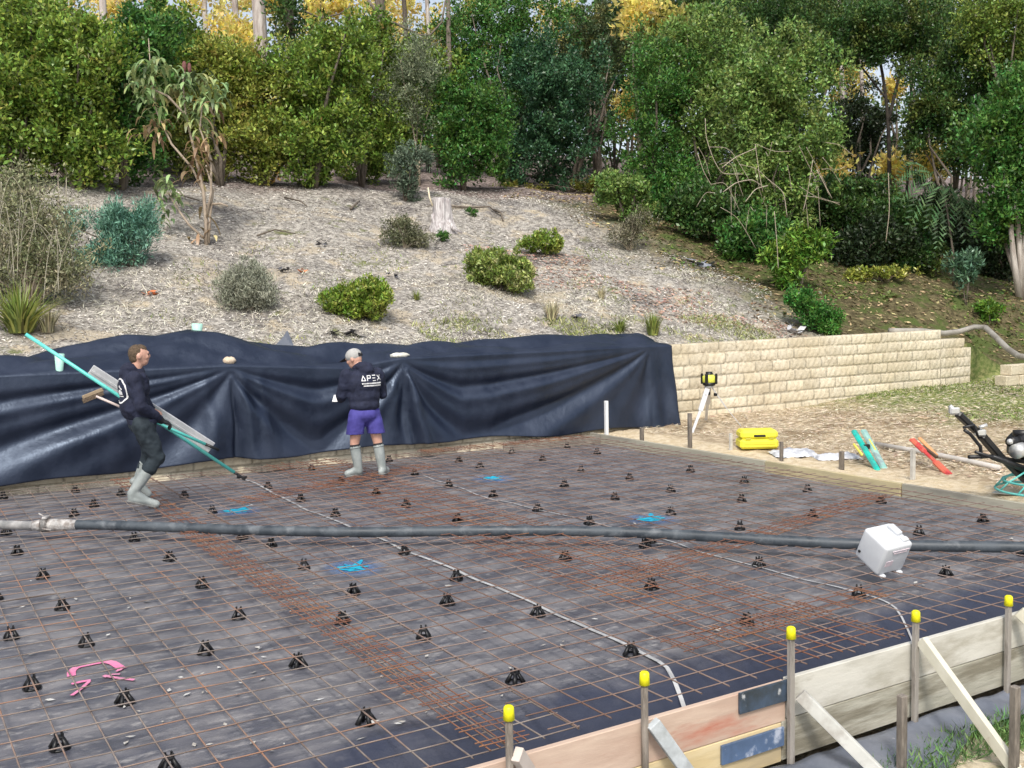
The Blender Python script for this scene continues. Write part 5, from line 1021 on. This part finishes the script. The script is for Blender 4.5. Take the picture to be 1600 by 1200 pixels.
# floats: teal and red handled boards
def tool(pa, pb, w_, h_, m, nm, lab, extra, za=.05, zb=.05, da=0., db=0.):
    A = atg(*pa); B = atg(*pb); A = A + (0, 0, za); B = B + (0, 0, zb); t = thing(nm, (A + B) / 2, lab, 'concrete float'); b = MB(); b.bar(A, B, w_, h_, bev=.02); b.build('board', m, t); return t, A, B
M_teal = mat('teal_paint', (.0, .46, .36), (.02, .54, .43), scale=5, rough=.4, c3=(.04, .35, .30), s3=8); M_tealw = mat('teal_dusty', (.22, .46, .40), (.36, .56, .50), scale=5, rough=.6, c3=(.25, .33, .33), s3=6); M_red = mat('red_paint', (.48, .03, .04), (.55, .055, .05), scale=5, rough=.4, c3=(.56, .14, .08), s3=7); M_yb = mat('yellow_edge', (.75, .66, .12), rough=.5); M_org = mat('orange_wood', (.72, .34, .14), (.62, .30, .15), scale=7, rough=.6)
def leanfloat(pa, pb, dA, dB, w_, h_, m):
    A = ptd(*pa, dA); B = ptd(*pb, dB); return A, B
dB_ = dep(atg(1370, 738)) ; 
A = ptd(1334, 673, dB_ + .9); B = ptd(1372, 736, dB_ + .05); A[2] = max(A[2], gz(A) + .05); t = thing('teal_float', B, 'bright teal long float lying with its end near the far form', 'float'); b = MB(); b.bar(A, B, .075, .05, bev=.018); b.build('board', M_teal, t)
b = MB(); b.bar(ptd(1334, 694, dep(A) - .2), ptd(1347, 711, dep(B) + .3), .03, .03, bev=.008); b.build('yellow_grip', M_yb, t)
A2_ = ptd(1349, 672, dB_ + 1.0); B2_ = ptd(1382, 733, dB_ + .12); t = thing('teal_float', B2_, 'dusty grey-teal float lying right against the bright teal one', 'float'); b = MB(); b.bar(A2_, B2_, .085, .04, bev=.018); b.build('board', M_tealw, t); b = MB(); b.bar(ptd(1358, 687, dB_ + .75), ptd(1368, 704, dB_ + .5), .02, .03, bev=.005); b.build('yellow_edge', M_yb, t)
b = MB(); b.box(ptd(1354, 698, dB_ + .55), (.09, .05, .06), bev=.01); b.build('bracket', M_black, t)
dR = dep(atg(1484, 744)); A = ptd(1424, 686, dR + .75); B = ptd(1485, 744, dR + .05); t = thing('red_float', B, 'red float with an orange edge lying between the pale peg and the trowel machine', 'float')
b = MB(); b.bar(A, A + (B - A) * .36, .085, .05, bev=.02); b.bar(A + (B - A) * .62, B, .095, .055, bev=.02); b.bar(A + (B - A) * .3, A + (B - A) * .7, .05, .03, bev=.01); b.build('board', M_red, t)
C_ = ptd(1436, 684, dR + .8); D_ = ptd(1464, 712, dR + .55); b = MB(); b.bar(C_, D_, .05, .03, bev=.01); b.build('orange_edge', M_org, t); b = MB(); b.bar(ptd(1441, 697, dR + .6), ptd(1465, 715, dR + .45), .035, .04, bev=.008); b.build('dark_grip', mat('dark_grip', (.08, .05, .03), rough=.6), t)
# long pale pipe/timber on the ground
b = MB(); L = [atg(a, c_) + (0, 0, .04) for a, c_ in [(1368, 699), (1420, 708), (1470, 718), (1520, 728), (1562, 737)]]; b.tube(L, .035, 8); tag(b.build('long_pole', mat('weathered_pole', (.50, .47, .43), (.62, .58, .54), scale=5, rough=.8), loc=L[0]), 'long weathered pale pole lying behind the red float', 'pole')
# power trowel machine
P0 = at(1634, 778, .03); P0[2] = gz(P0); D = dep(P0); t = thing('power_trowel', P0, 'black power trowel with a teal guard frame at the right edge', 'power trowel')
q = lambda x, y, dz=0.: ptd(x, y, D + dz)
M_bk = mat('machine_black', (.010, .010, .011), (.02, .02, .022), scale=5, rough=.4); M_tl = mat('guard_teal', (.10, .46, .42), (.16, .52, .47), scale=8, rough=.5); M_sil = mat('machine_silver', (.72, .72, .70), (.60, .60, .58), scale=9, rough=.35, metal=.5)
b = MB(); b.bar(q(1496, 646, -.3), q(1530, 678, -.2), .075, .06, bev=.012); b.bar(q(1533, 680, -.2), q(1564, 716, -.05), .085, .07, bev=.012); b.bar(q(1562, 712, -.05), q(1604, 752, .1), .075, .06, bev=.012); b.build('handle_beam', M_bk, t)
b = MB(); b.box(q(1491, 642, -.3), (.10, .07, .07), (RIGHT, AWAY, (0, 0, 1)), .015); b.tube([q(1484, 634, -.3), q(1500, 650, -.3)], .022, 8); b.build('handle_clamp', M_sil, t)
b = MB(); b.box(q(1531, 676, -.22), (.11, .07, .07), (RIGHT, AWAY, (0, 0, 1)), .015); b.tube([q(1530, 668, -.25), q(1542, 664, -.25)], .018, 8); b.build('throttle_clamp', M_sil, t)
b = MB(); b.tube([q(1507, 672, -.32), q(1516, 678, -.3), q(1532, 698, -.28), q(1533, 716, -.25)], .018, 8); b.tube([q(1505, 668, -.32), q(1522, 664, -.3), q(1528, 682, -.3)], .014, 8); b.tube([q(1514, 714, -.3), q(1548, 713, -.2), q(1602, 722, 0)], .020, 8); b.tube([q(1524, 706, -.3), q(1560, 718, -.2), q(1604, 738, 0)], .016, 8); b.tube([q(1550, 714, -.2), q(1610, 735, 0)], .028, 8); b.build('control_rods', M_bk, t)
b = MB(); b.box(q(1606, 697, .1), (.32, .34, .26), (RIGHT, AWAY, (0, 0, 1)), .05); b.tube([q(1597, 672, .1), q(1597, 682, .1)], .09, 12); b.tube([q(1578, 690, -.1), q(1590, 690, 0)], .05, 10); b.build('engine', M_bk, t)
b = MB(); b.tube([q(1586, 706, -.15), q(1598, 702, -.1)], .075, 12); b.ell(q(1578, 690, -.13), .03); b.build('air_filter', M_sil, t)
b = MB(); R0 = .47; zc = P0[2]
for (z_, rr) in ((.10, R0), (.19, R0 * .86)):
    b.tube([(P0[0] + rr * math.cos(a), P0[1] + rr * math.sin(a), zc + z_) for a in np.linspace(0, 6.2832, 33)], .012, 6, cap=False)
for a in np.arange(0, 6.28, .5236):
    b.tube([(P0[0] + R0 * math.cos(a), P0[1] + R0 * math.sin(a), zc + .10), (P0[0] + R0 * .86 * math.cos(a + .1), P0[1] + R0 * .86 * math.sin(a + .1), zc + .19), (P0[0] + .16 * math.cos(a), P0[1] + .16 * math.sin(a), zc + .32)], .010, 6)
b.build('guard_frame', M_tl, t)
b = MB(); b.tube([P0 + (0, 0, .22), P0 + (0, 0, .36)], .17, 14); b.build('gearbox', M_bk, t)
for k in range(4):
    a = .3 + k * 1.571; u = np.array((math.cos(a), math.sin(a), 0)); b = MB(); b.box(P0 + u * .32 + (0, 0, .025), (.36, .13, .006), (u, (-u[1], u[0], 0), (0, 0, 1))); b.build('blade', M_sil, t)
for (wx, wy) in ((1543, 764), (1593, 772)):
    W = q(wx, wy, -.3); W[2] = gz(W) + .05; b = MB(); b.tube([W - AWAY * .02, W + AWAY * .02], .05, 12); wo = b.build('wheel', mat('dusty_rubber', (.20, .18, .15), (.3, .27, .23), scale=9, rough=.9), t); b = MB(); b.tube([W + (0, 0, .0), W + (0, 0, .08), W + RIGHT * .08 + (0, 0, .10)], .012, 6); b.build('fork', M_sil, wo)

# ================================================================ people
def capsules(b, segs):
    for s_ in segs:
        if s_[0] == 'e': b.ell(s_[1], s_[2], s_[3] if len(s_) > 3 else None, 14, 10)
        else:
            pts, rs_ = s_; pts = [np.asarray(p, float) for p in pts]; b.tube(pts, list(rs_), 12)
            for p_, r_ in zip(pts, rs_): b.ell(p_, r_ * .995, None, 12, 8)
def blend(name, segs, vox, it, m, parent, fac=.5, noise=0):
    b = MB(); capsules(b, segs); o = b.build(name, m, parent)
    md = o.modifiers.new('r', 'REMESH'); md.mode = 'VOXEL'; md.voxel_size = vox
    if it: s_ = o.modifiers.new('s', 'SMOOTH'); s_.factor = fac; s_.iterations = it
    if noise:
        tx = bpy.data.textures.new(name + '_folds', 'CLOUDS'); tx.noise_scale = .085; tx.noise_depth = 2; dm = o.modifiers.new('d', 'DISPLACE'); dm.texture = tx; dm.strength = noise; dm.mid_level = .5; dm.texture_coords = 'LOCAL'
    dg = bpy.context.evaluated_depsgraph_get(); ev = o.evaluated_get(dg); me = bpy.data.meshes.new_from_object(ev); o.modifiers.clear(); o.data = me
    me.polygons.foreach_set('use_smooth', np.ones(len(me.polygons), bool)); me.update(); return o
def decal(target, parent, name, m, strokes, org, dirn, U, Vv_, lift=.004):
    """strips of print laid on a garment: strokes in the garment's own plane, dropped onto its surface"""
    from mathutils.bvhtree import BVHTree
    base = Vector(wloc(target)); bv = BVHTree.FromPolygons([v.co + base for v in target.data.vertices], [tuple(p.vertices) for p in target.data.polygons])
    V = []; F = []
    for (pts, wd) in strokes:
        P = [np.array(p, float) for p in pts]; Q = []
        for a, c_ in zip(P[:-1], P[1:]):
            n = max(1, int(np.linalg.norm(c_ - a) / .008)); Q += [a + (c_ - a) * i / n for i in range(n)]
        Q.append(P[-1]); Q = np.array(Q); T = np.gradient(Q, axis=0); T /= np.linalg.norm(T, axis=1)[:, None] + 1e-9; N = np.stack([-T[:, 1], T[:, 0]], 1) * wd / 2; rows = []
        for side in (N, -N):
            row = []
            for (u, v_) in Q + side:
                o_ = org + U * u + Vv_ * v_ - dirn * .6; hit = bv.ray_cast(Vector(o_), Vector(dirn), 1.5)
                row.append(None if hit[0] is None else np.array(hit[0]) + np.array(hit[1]) * lift)
            rows.append(row)
        for i in range(len(Q) - 1):
            quad = [rows[0][i], rows[0][i + 1], rows[1][i + 1], rows[1][i]]
            if any(x is None for x in quad): continue
            o_ = len(V); V += quad; F.append((o_, o_ + 1, o_ + 2, o_ + 3))
    if V: return mkfast(name, np.array(V), np.array(F), m, parent)
M_skin = mat('skin', (.62, .36, .27), (.56, .31, .23), scale=14, rough=.5); M_navy = mat('navy_fleece', (.009, .012, .032), (.016, .021, .050), scale=9, rough=.85, bump=.7, bscale=11)
M_print = mat('white_print', (.82, .82, .82), rough=.6); M_boot = mat('grey_gumboot', (.25, .28, .275), (.34, .37, .36), scale=7, rough=.45, c3=(.42, .43, .41), s3=9, thr3=(.58, .68)); M_sole = mat('boot_sole', (.12, .12, .12), (.2, .2, .19), scale=9, rough=.8)
def head_segs(c, f, l, u):
    A = (f, l, u); S = [('e', c, (.098, .076, .108), A), ('e', c + f * .030 - u * .058, (.066, .056, .062), A), ('e', c + f * .062 - u * .085, (.026, .028, .024), A), ('e', c + f * .100 - u * .014, (.020, .012, .026), A), ('e', c + f * .088 + u * .022, (.018, .052, .014), A), ('e', c + f * .090 - u * .052, (.014, .024, .009), A)]
    for s_ in (-1, 1): S.append(('e', c + l * s_ * .079 - f * .012 - u * .012, (.024, .011, .032), A)); S.append(('e', c + f * .072 + l * s_ * .040 - u * .022, (.022, .020, .022), A))
    return S
def hand_segs(w_, d, pn, th, curl=.5):
    """wrist, pointing direction, palm normal, thumb side"""
    d = d / np.linalg.norm(d); pn = pn - d * (pn @ d); pn /= np.linalg.norm(pn); s_ = np.cross(d, pn); s_ = s_ * (1 if s_ @ th > 0 else -1)
    S = [('e', w_ + d * .048, (.050, .038, .016), (d, s_, pn))]
    for i, (o_, L) in enumerate([(.030, .072), (.010, .080), (-.010, .074), (-.030, .058)]):
        b0 = w_ + d * .085 + s_ * o_; b1 = b0 + (d * math.cos(curl) + pn * math.sin(curl)) * L * .45; b2 = b1 + (d * math.cos(curl * 2.2) + pn * math.sin(curl * 2.2)) * L * .32; b3 = b2 + (d * math.cos(curl * 3) + pn * math.sin(curl * 3)) * L * .25
        S.append(([b0, b1, b2, b3], [.0100, .0095, .0085, .0075]))
    t0 = w_ + d * .03 + s_ * .03; S.append(([t0, t0 + s_ * .030 + d * .022 + pn * .012, t0 + s_ * .034 + d * .050 + pn * .030], [.013, .011, .009])); return S
def boot(parent, knee, ank, heel, toe, topq, w_=.05):
    k = ank + (knee - ank) * topq; d = toe - heel; d /= np.linalg.norm(d); up = (knee - ank) / np.linalg.norm(knee - ank)
    o = blend('gumboot', [([k, ank + (k - ank) * .5, ank + up * .03, ank], [.066, .062, .052, .052]), ([ank, heel + up * .03], [.05, .042]), ([heel + up * .03, (heel + toe) / 2 + up * .045, toe + up * .032], [.043, .045, .042]), ([ank + up * .02, (heel + toe) / 2 + up * .05], [.05, .045])], .011, 4, M_boot, parent)
    n_ = np.array((0, 0, 1.)) if abs(d[2]) < .3 else np.cross(np.cross(d, up), d); n_ = n_ / np.linalg.norm(n_); sd_ = np.cross(n_, d)
    b = MB(); b.tube([heel - d * .035 - n_ * .002, heel + n_ * 0, (heel + toe) / 2, toe, toe + d * .03], [.03, .047, .040, .047, .026], 12, flat=.34); so_ = b.build('sole', M_sole, o)
    b = MB(); b.tube([k - up * .012, k + up * .004], .0685, 14); b.build('boot_rim', M_sole if False else M_boot, o); return o

# ---- walking man
P0 = at(228, 795, .012); loc = lambda r_, a_, z_: P0 + RIGHT * r_ + AWAY * a_ + np.array((0, 0, z_))
pt = thing('person', P0, 'man in a navy hoodie and grey gumboots walking while carrying long tools', 'person')
Fv = RIGHT * .80 + AWAY * .60; Lv = -RIGHT * .60 + AWAY * .80; Up = np.array((0, 0, 1.))
hipc = loc(.00, .02, .90); chest = loc(-.065, .0, 1.26); neck = loc(-.055, .01, 1.47); hf = RIGHT * .86 + AWAY * .51; hf /= np.linalg.norm(hf); hl = np.cross(Up, hf)
hc = loc(-.005, .02, 1.625); shR = loc(.0, -.165, 1.385); shL = loc(-.14, .18, 1.385)
elR = loc(.07, -.20, 1.10); haR = loc(.185, .06, .925); elL = loc(-.07, .30, 1.12); haL = loc(.02, .27, 1.03)
hiR = loc(.04, -.085, .90); knR = loc(.150, -.03, .545); anR = loc(-.095, -.12, .185); heR = loc(-.115, -.13, .105); toR = loc(.105, -.04, .030)
hiL = loc(-.04, .11, .90); knL = loc(.01, .17, .56); anL = loc(-.145, .20, .27); heL = loc(-.20, .19, .24); toL = loc(-.075, .26, .085)
body = head_segs(hc, hf, hl, Up) + [([neck - Up * .05, hc - Up * .06 - hf * .012], [.062, .056]), ([hipc, chest], [.085, .085]), ([chest, neck], [.085, .066]), ([shR, elR, haR], [.04, .038, .03]), ([shL, elL, haL], [.04, .038, .03]), ([shR, chest, shL], [.04, .06, .04]), ([hiR, knR, anR], [.085, .058, .042]), ([hiL, knL, anL], [.085, .058, .042]), ([anR, anR + (toR - anR) * .4], [.034, .02]), ([anL, anL + (toL - anL) * .4], [.034, .02])]
bo = blend('body', body + hand_segs(haR, RIGHT * .7 + AWAY * .55 - Up * .35, -Up + AWAY * .3, AWAY, .6) + hand_segs(haL, RIGHT * .7 - AWAY * .1 - Up * .3, -Up, -AWAY, .6), .0085, 3, M_skin, pt)
M_glove = mat('dark_glove', (.014, .014, .018), rough=.8)
gl = blend('glove', [([haR - (haR - elR) / np.linalg.norm(haR - elR) * .05, haR], [.040, .038])] + [((s_[0], s_[1], tuple(x + .006 for x in s_[2]), s_[3]) if s_[0] == 'e' and isinstance(s_[0], str) else (s_[0], [x + .0045 for x in s_[1]])) for s_ in hand_segs(haR, RIGHT * .7 + AWAY * .55 - Up * .35, -Up + AWAY * .3, AWAY, .6)], .008, 2, M_glove, pt)
Ax = (Fv, Lv, Up)
hood = blend('hoodie', [('e', chest + Up * .03, (.155, .215, .20), Ax), ('e', chest - Up * .15, (.148, .195, .19), Ax), ('e', hipc + Up * .10, (.150, .190, .10), Ax), ('e', chest + Up * .13, (.13, .20, .08), Ax), ([shR + Up * 0, (shR + elR) / 2, elR, (elR + haR) / 2, haR - (haR - elR) * .08], [.085, .074, .066, .060, .044]), ([shL, elL, haL - (haL - elL) * .1], [.08, .064, .044]), ([chest + Up * .12, neck - Up * .02], [.12, .078]),
    ('e', neck - Fv * .055 + Up * .015, (.09, .105, .065), Ax), ('e', neck - Fv * .09 - Up * .035, (.065, .095, .07), Ax), ('e', neck + Fv * .02 - Up * .015, (.09, .095, .05), Ax)], .012, 4, M_navy, pt, noise=.026)
b = MB(); n = 22
V = []
for z_, k_ in ((.005, 1.0), (.05, 1.06), (.06, 1.04)):
    for i in range(n):
        a = 6.283 * i / n; V.append(hipc + Fv * math.cos(a) * .146 * k_ + Lv * math.sin(a) * .188 * k_ + Up * z_)
b.add(V, [(j * n + i, j * n + (i + 1) % n, (j + 1) * n + (i + 1) % n, (j + 1) * n + i) for j in range(2) for i in range(n)], True); b.build('waistband', M_navy, hood)
st = [([(.118 * math.cos(a), .125 * math.sin(a)) for a in np.linspace(0, 6.2832, 40)], .016), ([(-.05, -.02), (.05, -.02)], .035), ([(-.04, .02), (.0, .055), (.05, .015)], .014), ([(-.06, -.055), (.06, -.055)], .012), ([(-.02, .0), (.03, .005)], .02)]
decal(hood, hood, 'round_print', M_print, st, chest + Up * .0 + Lv * -.01, Fv, -Lv, Up)
tro = blend('trousers', [('e', hipc + Up * .0, (.140, .178, .12), Ax), ([hiR, (hiR + knR) / 2, knR, knR + (anR - knR) * .3], [.115, .10, .088, .078]), ([hiL, (hiL + knL) / 2, knL, knL + (anL - knL) * .5], [.112, .095, .082, .07])], .012, 4, mat('dark_jeans', (.010, .018, .026), (.024, .036, .046), scale=7, rough=.85, bump=.3, bscale=20), pt, noise=.03)
boot(pt, knR, anR, heR, toR, .74); boot(pt, knL, anL, heL, toL, .66)
M_hair = mat('brown_hair', (.075, .05, .028), (.15, .10, .06), scale=60, rough=.7, bump=.8, bscale=90)
blend('hair', [('e', hc - hf * .024 + Up * .018, (.086, .0775, .094), (hf, hl, Up)), ('e', hc - hf * .036 - Up * .025, (.066, .066, .068), (hf, hl, Up)), ('e', hc + hf * .016 + Up * .052, (.070, .060, .060), (hf, hl, Up))], .007, 2, M_hair, pt)
for s_ in (-1, 1):
    b = MB(); b.ell(hc + hf * .087 + hl * s_ * .030 + Up * .002, (.010, .012, .008), (hf, hl, Up)); b.build('eye', mat('dark_eye', (.03, .02, .02), rough=.3), pt)
# carried tools
def pl(pa, da, pb, db): return ptd(*pa, da), ptd(*pb, db)
M_poleT = mat('teal_pole', (.10, .56, .50), (.16, .64, .57), scale=5, rough=.35)
A, B = pl((40, 522), 10.78, (366, 738), 11.78); t = thing('float_pole', (A + B) / 2, 'long teal pole with a black swivel foot, highest of the carried tools', 'pole', 'tools carried by the walking man'); b = MB(); b.tube([A, B], .0195, 10); b.build('shaft', M_poleT, t)
d_ = (B - A) / np.linalg.norm(B - A); b = MB(); b.tube([B, B + d_ * .07], .014, 8); b.box(B + d_ * .10, (.10, .05, .03), (d_, np.cross(Up, d_) / np.linalg.norm(np.cross(Up, d_)), np.cross(d_, np.cross(Up, d_) / np.linalg.norm(np.cross(Up, d_)))), .008); b.tube([B + d_ * .10 - RIGHT * .05, B + d_ * .10 + RIGHT * .06], .014, 8); b.build('swivel_foot', M_bk, t)
A, B = pl((141, 578), 11.25, (331, 700), 11.65); t = thing('bull_float', (A + B) / 2, 'long pale grey aluminium float board tucked under the walking man\'s arm', 'float', 'tools carried by the walking man')
M_alu = mat('dull_aluminium', (.50, .50, .52), (.62, .62, .63), scale=6, rough=.45, metal=.35); b = MB(); b.bar(A, B, .03, .135, up=AWAY, bev=.008); 
o_ = MB(); d_ = (B - A) / np.linalg.norm(B - A); n_ = np.cross(AWAY, d_); n_ /= np.linalg.norm(n_); b = MB(); b.box((A + B) / 2, (np.linalg.norm(B - A), .022, .135), (d_, np.cross(n_, d_), n_), .006); b.build('board', M_alu, t); b = MB(); b.box((A + B) / 2 - np.cross(n_, d_) * 0 - AWAY * .018, (np.linalg.norm(B - A) * .98, .012, .02), (d_, np.cross(n_, d_), n_)); b.build('rib', M_alu, t)
A, B = pl((150, 619), 11.0, (321, 694), 11.5); t = thing('broom', (A + B) / 2, 'broom with a brown head and teal handle, lowest of the carried tools', 'broom', 'tools carried by the walking man'); b = MB(); b.tube([A, A + (B - A) * .32], .013, 8); b.build('upper_handle', mat('pale_handle', (.66, .55, .52), (.6, .5, .46), scale=6, rough=.6), t); b = MB(); b.tube([A + (B - A) * .30, B], .0165, 8); b.build('handle', M_poleT, t)
d_ = (B - A) / np.linalg.norm(B - A); b = MB(); b.tube([B, B + d_ * .16], .016, 8); b.build('end_grip', M_bk, t)
H1, H2 = pl((129, 622), 10.95, (161, 609), 11.05); b = MB(); b.bar(H1, H2, .05, .03, up=AWAY, bev=.008); b.build('broom_head', mat('brown_wood', (.22, .16, .10), (.3, .23, .15), scale=8, rough=.8), t); b = MB(); b.bar(H1 - (0, 0, .035), H2 - (0, 0, .035), .045, .05, up=AWAY); b.build('bristles', mat('dark_bristle', (.10, .07, .05), (.16, .12, .08), scale=50, rough=.95, bump=1, bscale=80), t)

# ---- capped man
P0 = at(577, 747, .012); pt = thing('person', P0, 'man in purple-blue shorts, grey cap and gumboots standing with his back turned', 'person')
Fv = -RIGHT * .5 + AWAY * .866; Lv = -RIGHT * .866 - AWAY * .5
hipc = loc(-.035, .02, .78); chest = loc(-.035, .03, 1.13); neck = loc(-.08, .05, 1.35)
hf = -RIGHT * .86 + AWAY * .35 - Up * .34; hf /= np.linalg.norm(hf); hl = np.cross(Up, hf); hl /= np.linalg.norm(hl); hu = np.cross(hf, hl)
hc = loc(-.150, .08, 1.455); shL = loc(-.225, -.05, 1.255); shR = loc(.12, .15, 1.255)
elL = loc(-.30, -.02, 1.02); haL = loc(-.355, .20, .945); elR = loc(.16, .25, 1.0); haR = loc(-.05, .40, .98)
hiL = loc(-.115, -.03, .75); knL = loc(-.165, .0, .43); anL = loc(-.125, .0, .09); heL = loc(-.115, .02, .045); toL = loc(-.255, -.03, .035)
hiR = loc(.045, .07, .75); knR = loc(.105, .08, .43); anR = loc(.155, .06, .09); heR = loc(.15, .02, .045); toR = loc(.19, .20, .035)
body = head_segs(hc, hf, hl, hu) + [([neck - Up * .05, hc - hu * .05 - hf * .02], [.06, .056]), ([hipc, chest], [.085, .085]), ([chest, neck], [.085, .066]), ([shR, elR, haR], [.04, .038, .03]), ([shL, elL, haL], [.04, .038, .03]), ([shR, chest, shL], [.04, .06, .04]), ([hiR, knR, anR], [.088, .058, .045]), ([hiL, knL, anL], [.088, .058, .045]), ([anR, anR + (toR - anR) * .3], [.034, .02]), ([anL, anL + (toL - anL) * .3], [.034, .02])]
blend('body', body + hand_segs(haL, -RIGHT * .45 + AWAY * .8, RIGHT * .6 + Up * .1, Up, .5) + hand_segs(haR, -RIGHT * .8 + AWAY * .3, -AWAY, Up, .5), .0085, 3, M_skin, pt)
Ax = (Fv, Lv, Up)
hood = blend('hoodie', [('e', chest + Up * .02, (.15, .225, .19), Ax), ('e', chest - Up * .13, (.145, .205, .17), Ax), ('e', hipc + Up * .115, (.15, .195, .10), Ax), ('e', chest + Up * .11, (.125, .20, .075), Ax), ([shR, elR, haR - (haR - elR) * .12], [.085, .066, .044]), ([shL, (shL + elL) / 2, elL, (elL + haL) / 2, haL - (haL - elL) * .12], [.086, .078, .070, .062, .045]), ([chest + Up * .10, neck], [.12, .075]),
    ('e', neck - Fv * .05 + Up * .01 + RIGHT * .03, (.085, .11, .06), Ax), ('e', neck - Fv * .08 - Up * .03 + RIGHT * .05, (.065, .10, .06), Ax), ('e', neck + Fv * .02 - Up * .01, (.08, .09, .045), Ax)], .012, 4, M_navy, pt, noise=.026)
st = []
def letter(x0, segs): 
    for s_ in segs: st.append(([(x0 + a, c_) for a, c_ in s_], .0095))
h_ = .062; w_ = .052
letter(-.135, [[(.0, .0), (.022, h_), (.050, .0)], [(.050, .004), (.004, .004)]]); letter(-.066, [[(.004, 0), (.004, h_)], [(.0, h_), (.044, h_), (.044, h_ * .5), (.010, h_ * .5)]])
letter(.004, [[(0, h_), (.046, h_)], [(.0, h_ / 2), (.040, h_ / 2)], [(0, 0), (.046, 0)]]); letter(.072, [[(0, 0), (.050, h_)], [(.0, h_), (.050, 0)]])
x_ = -.135
while x_ < .12: l_ = .011 + .006 * RND.random(); st.append(([(x_, -.030), (x_ + l_, -.030)], .016)); x_ += l_ + .003
x_ = -.112
while x_ < .12: l_ = .011 + .006 * RND.random(); st.append(([(x_, -.058), (x_ + l_, -.058)], .016)); x_ += l_ + .003
decal(hood, hood, 'back_print', M_print, st, chest + Up * .06 - Lv * .055, Fv, -Lv, Up)
sho = blend('shorts', [('e', hipc, (.145, .19, .11), Ax), ([hiL + Up * .03, hiL + (knL - hiL) * .95 - RIGHT * .01], [.108, .112]), ([hiR + Up * .03, hiR + (knR - hiR) * .95 + RIGHT * .01], [.106, .110])], .011, 3, mat('purple_blue_cotton', (.050, .042, .23), (.07, .062, .30), scale=8, rough=.8, bump=.3, bscale=20), pt, noise=.018)
import bmesh
bm = bmesh.new(); bm.from_mesh(sho.data); zc_ = P0[2] + .545 - wloc(sho)[2]
bmesh.ops.bisect_plane(bm, geom=bm.verts[:] + bm.edges[:] + bm.faces[:], plane_co=(0, 0, zc_), plane_no=(0, 0, 1), clear_inner=True); bm.to_mesh(sho.data); bm.free()
sho.modifiers.new('s', 'SOLIDIFY').thickness = .006
for kn, an, he, to in ((knL, anL, heL, toL), (knR, anR, heR, toR)):
    bt = boot(pt, kn, an, he, to, .86); k_ = an + (kn - an) * .86; u_ = (kn - an) / np.linalg.norm(kn - an); b = MB(); b.tube([k_ - u_ * .01, k_ + u_ * .035], [.064, .060], 14); b.build('sock', M_glove, pt)
M_capc = mat('grey_cap', (.36, .355, .34), (.46, .45, .43), scale=9, rough=.8)
cp = blend('cap', [('e', hc + hu * .035 - hf * .004, (.108, .090, .088), (hf, hl, hu))], .008, 1, M_capc, pt)
b = MB(); b.box(hc + hf * .135 + hu * .028, (.09, .13, .010), (hf * .97 - hu * .2, hl, hu * .97 + hf * .2), .006); b.build('brim', M_glove, cp)
b = MB(); b.box(hc - hf * .098 + hu * .02, (.022, .085, .045), (hf, hl, hu), .008); b.build('strap', M_glove, cp)
for s_ in (-1, 1):
    b = MB(); b.ell(hc + hf * .087 + hl * s_ * .030 + hu * .002, (.010, .012, .008), (hf, hl, hu)); b.build('eye', bpy.data.materials['dark_eye'], pt)
b = MB(); c_ = haL + AWAY * .10 - RIGHT * .05 + Up * .01; b.box(c_, (.11, .16, .004), (RIGHT, AWAY * .9 + Up * .43, Up)); tag(b.build('paper_note', M_print, loc=c_), 'small white paper held in the left hand of the capped man', 'paper')

scatter('reddish_litter', 9000, (9.5, 16.5), (1.2, 6.5), .08, .03, mat('reddish_bark', (.42, .25, .18), (.55, .38, .29), scale=3, rough=.9, island=.4), 'reddish bark litter on the right part of the bank', cond=lambda x, v: bankc(x, v) & (np.abs(x - 13.4 + .75 * (v - 2) + .6 * np.sin(3 * v)) < 1.0), up=.3)
scatter('lower_bank_grass', 12000, (6.5, 13.5), (.7, 2.6), .13, .013, leafmat('blade_lower', (.26, .30, .10), (.42, .44, .18)), 'yellow-green grass growing behind the right half of the tarp', cond=lambda x, v: (np.sin(x * 2.1) + np.sin(3.7 * x + 2 * v) + r.randn(len(x)) * .4 > .3), up=1.6, cat='grass')
scatter('dry_grass', 26000, (-6, 15), (.6, 5), .13, .010, mat('dry_blade', (.56, .53, .42), (.72, .69, .58), scale=2, rough=.9, island=.35), 'dry pale grass blades over the lower bank', cond=lambda x, v: (np.sin(x * .9 + 1.4 * v) + np.sin(2.2 * x - v) > .0), up=.9, cat='grass')
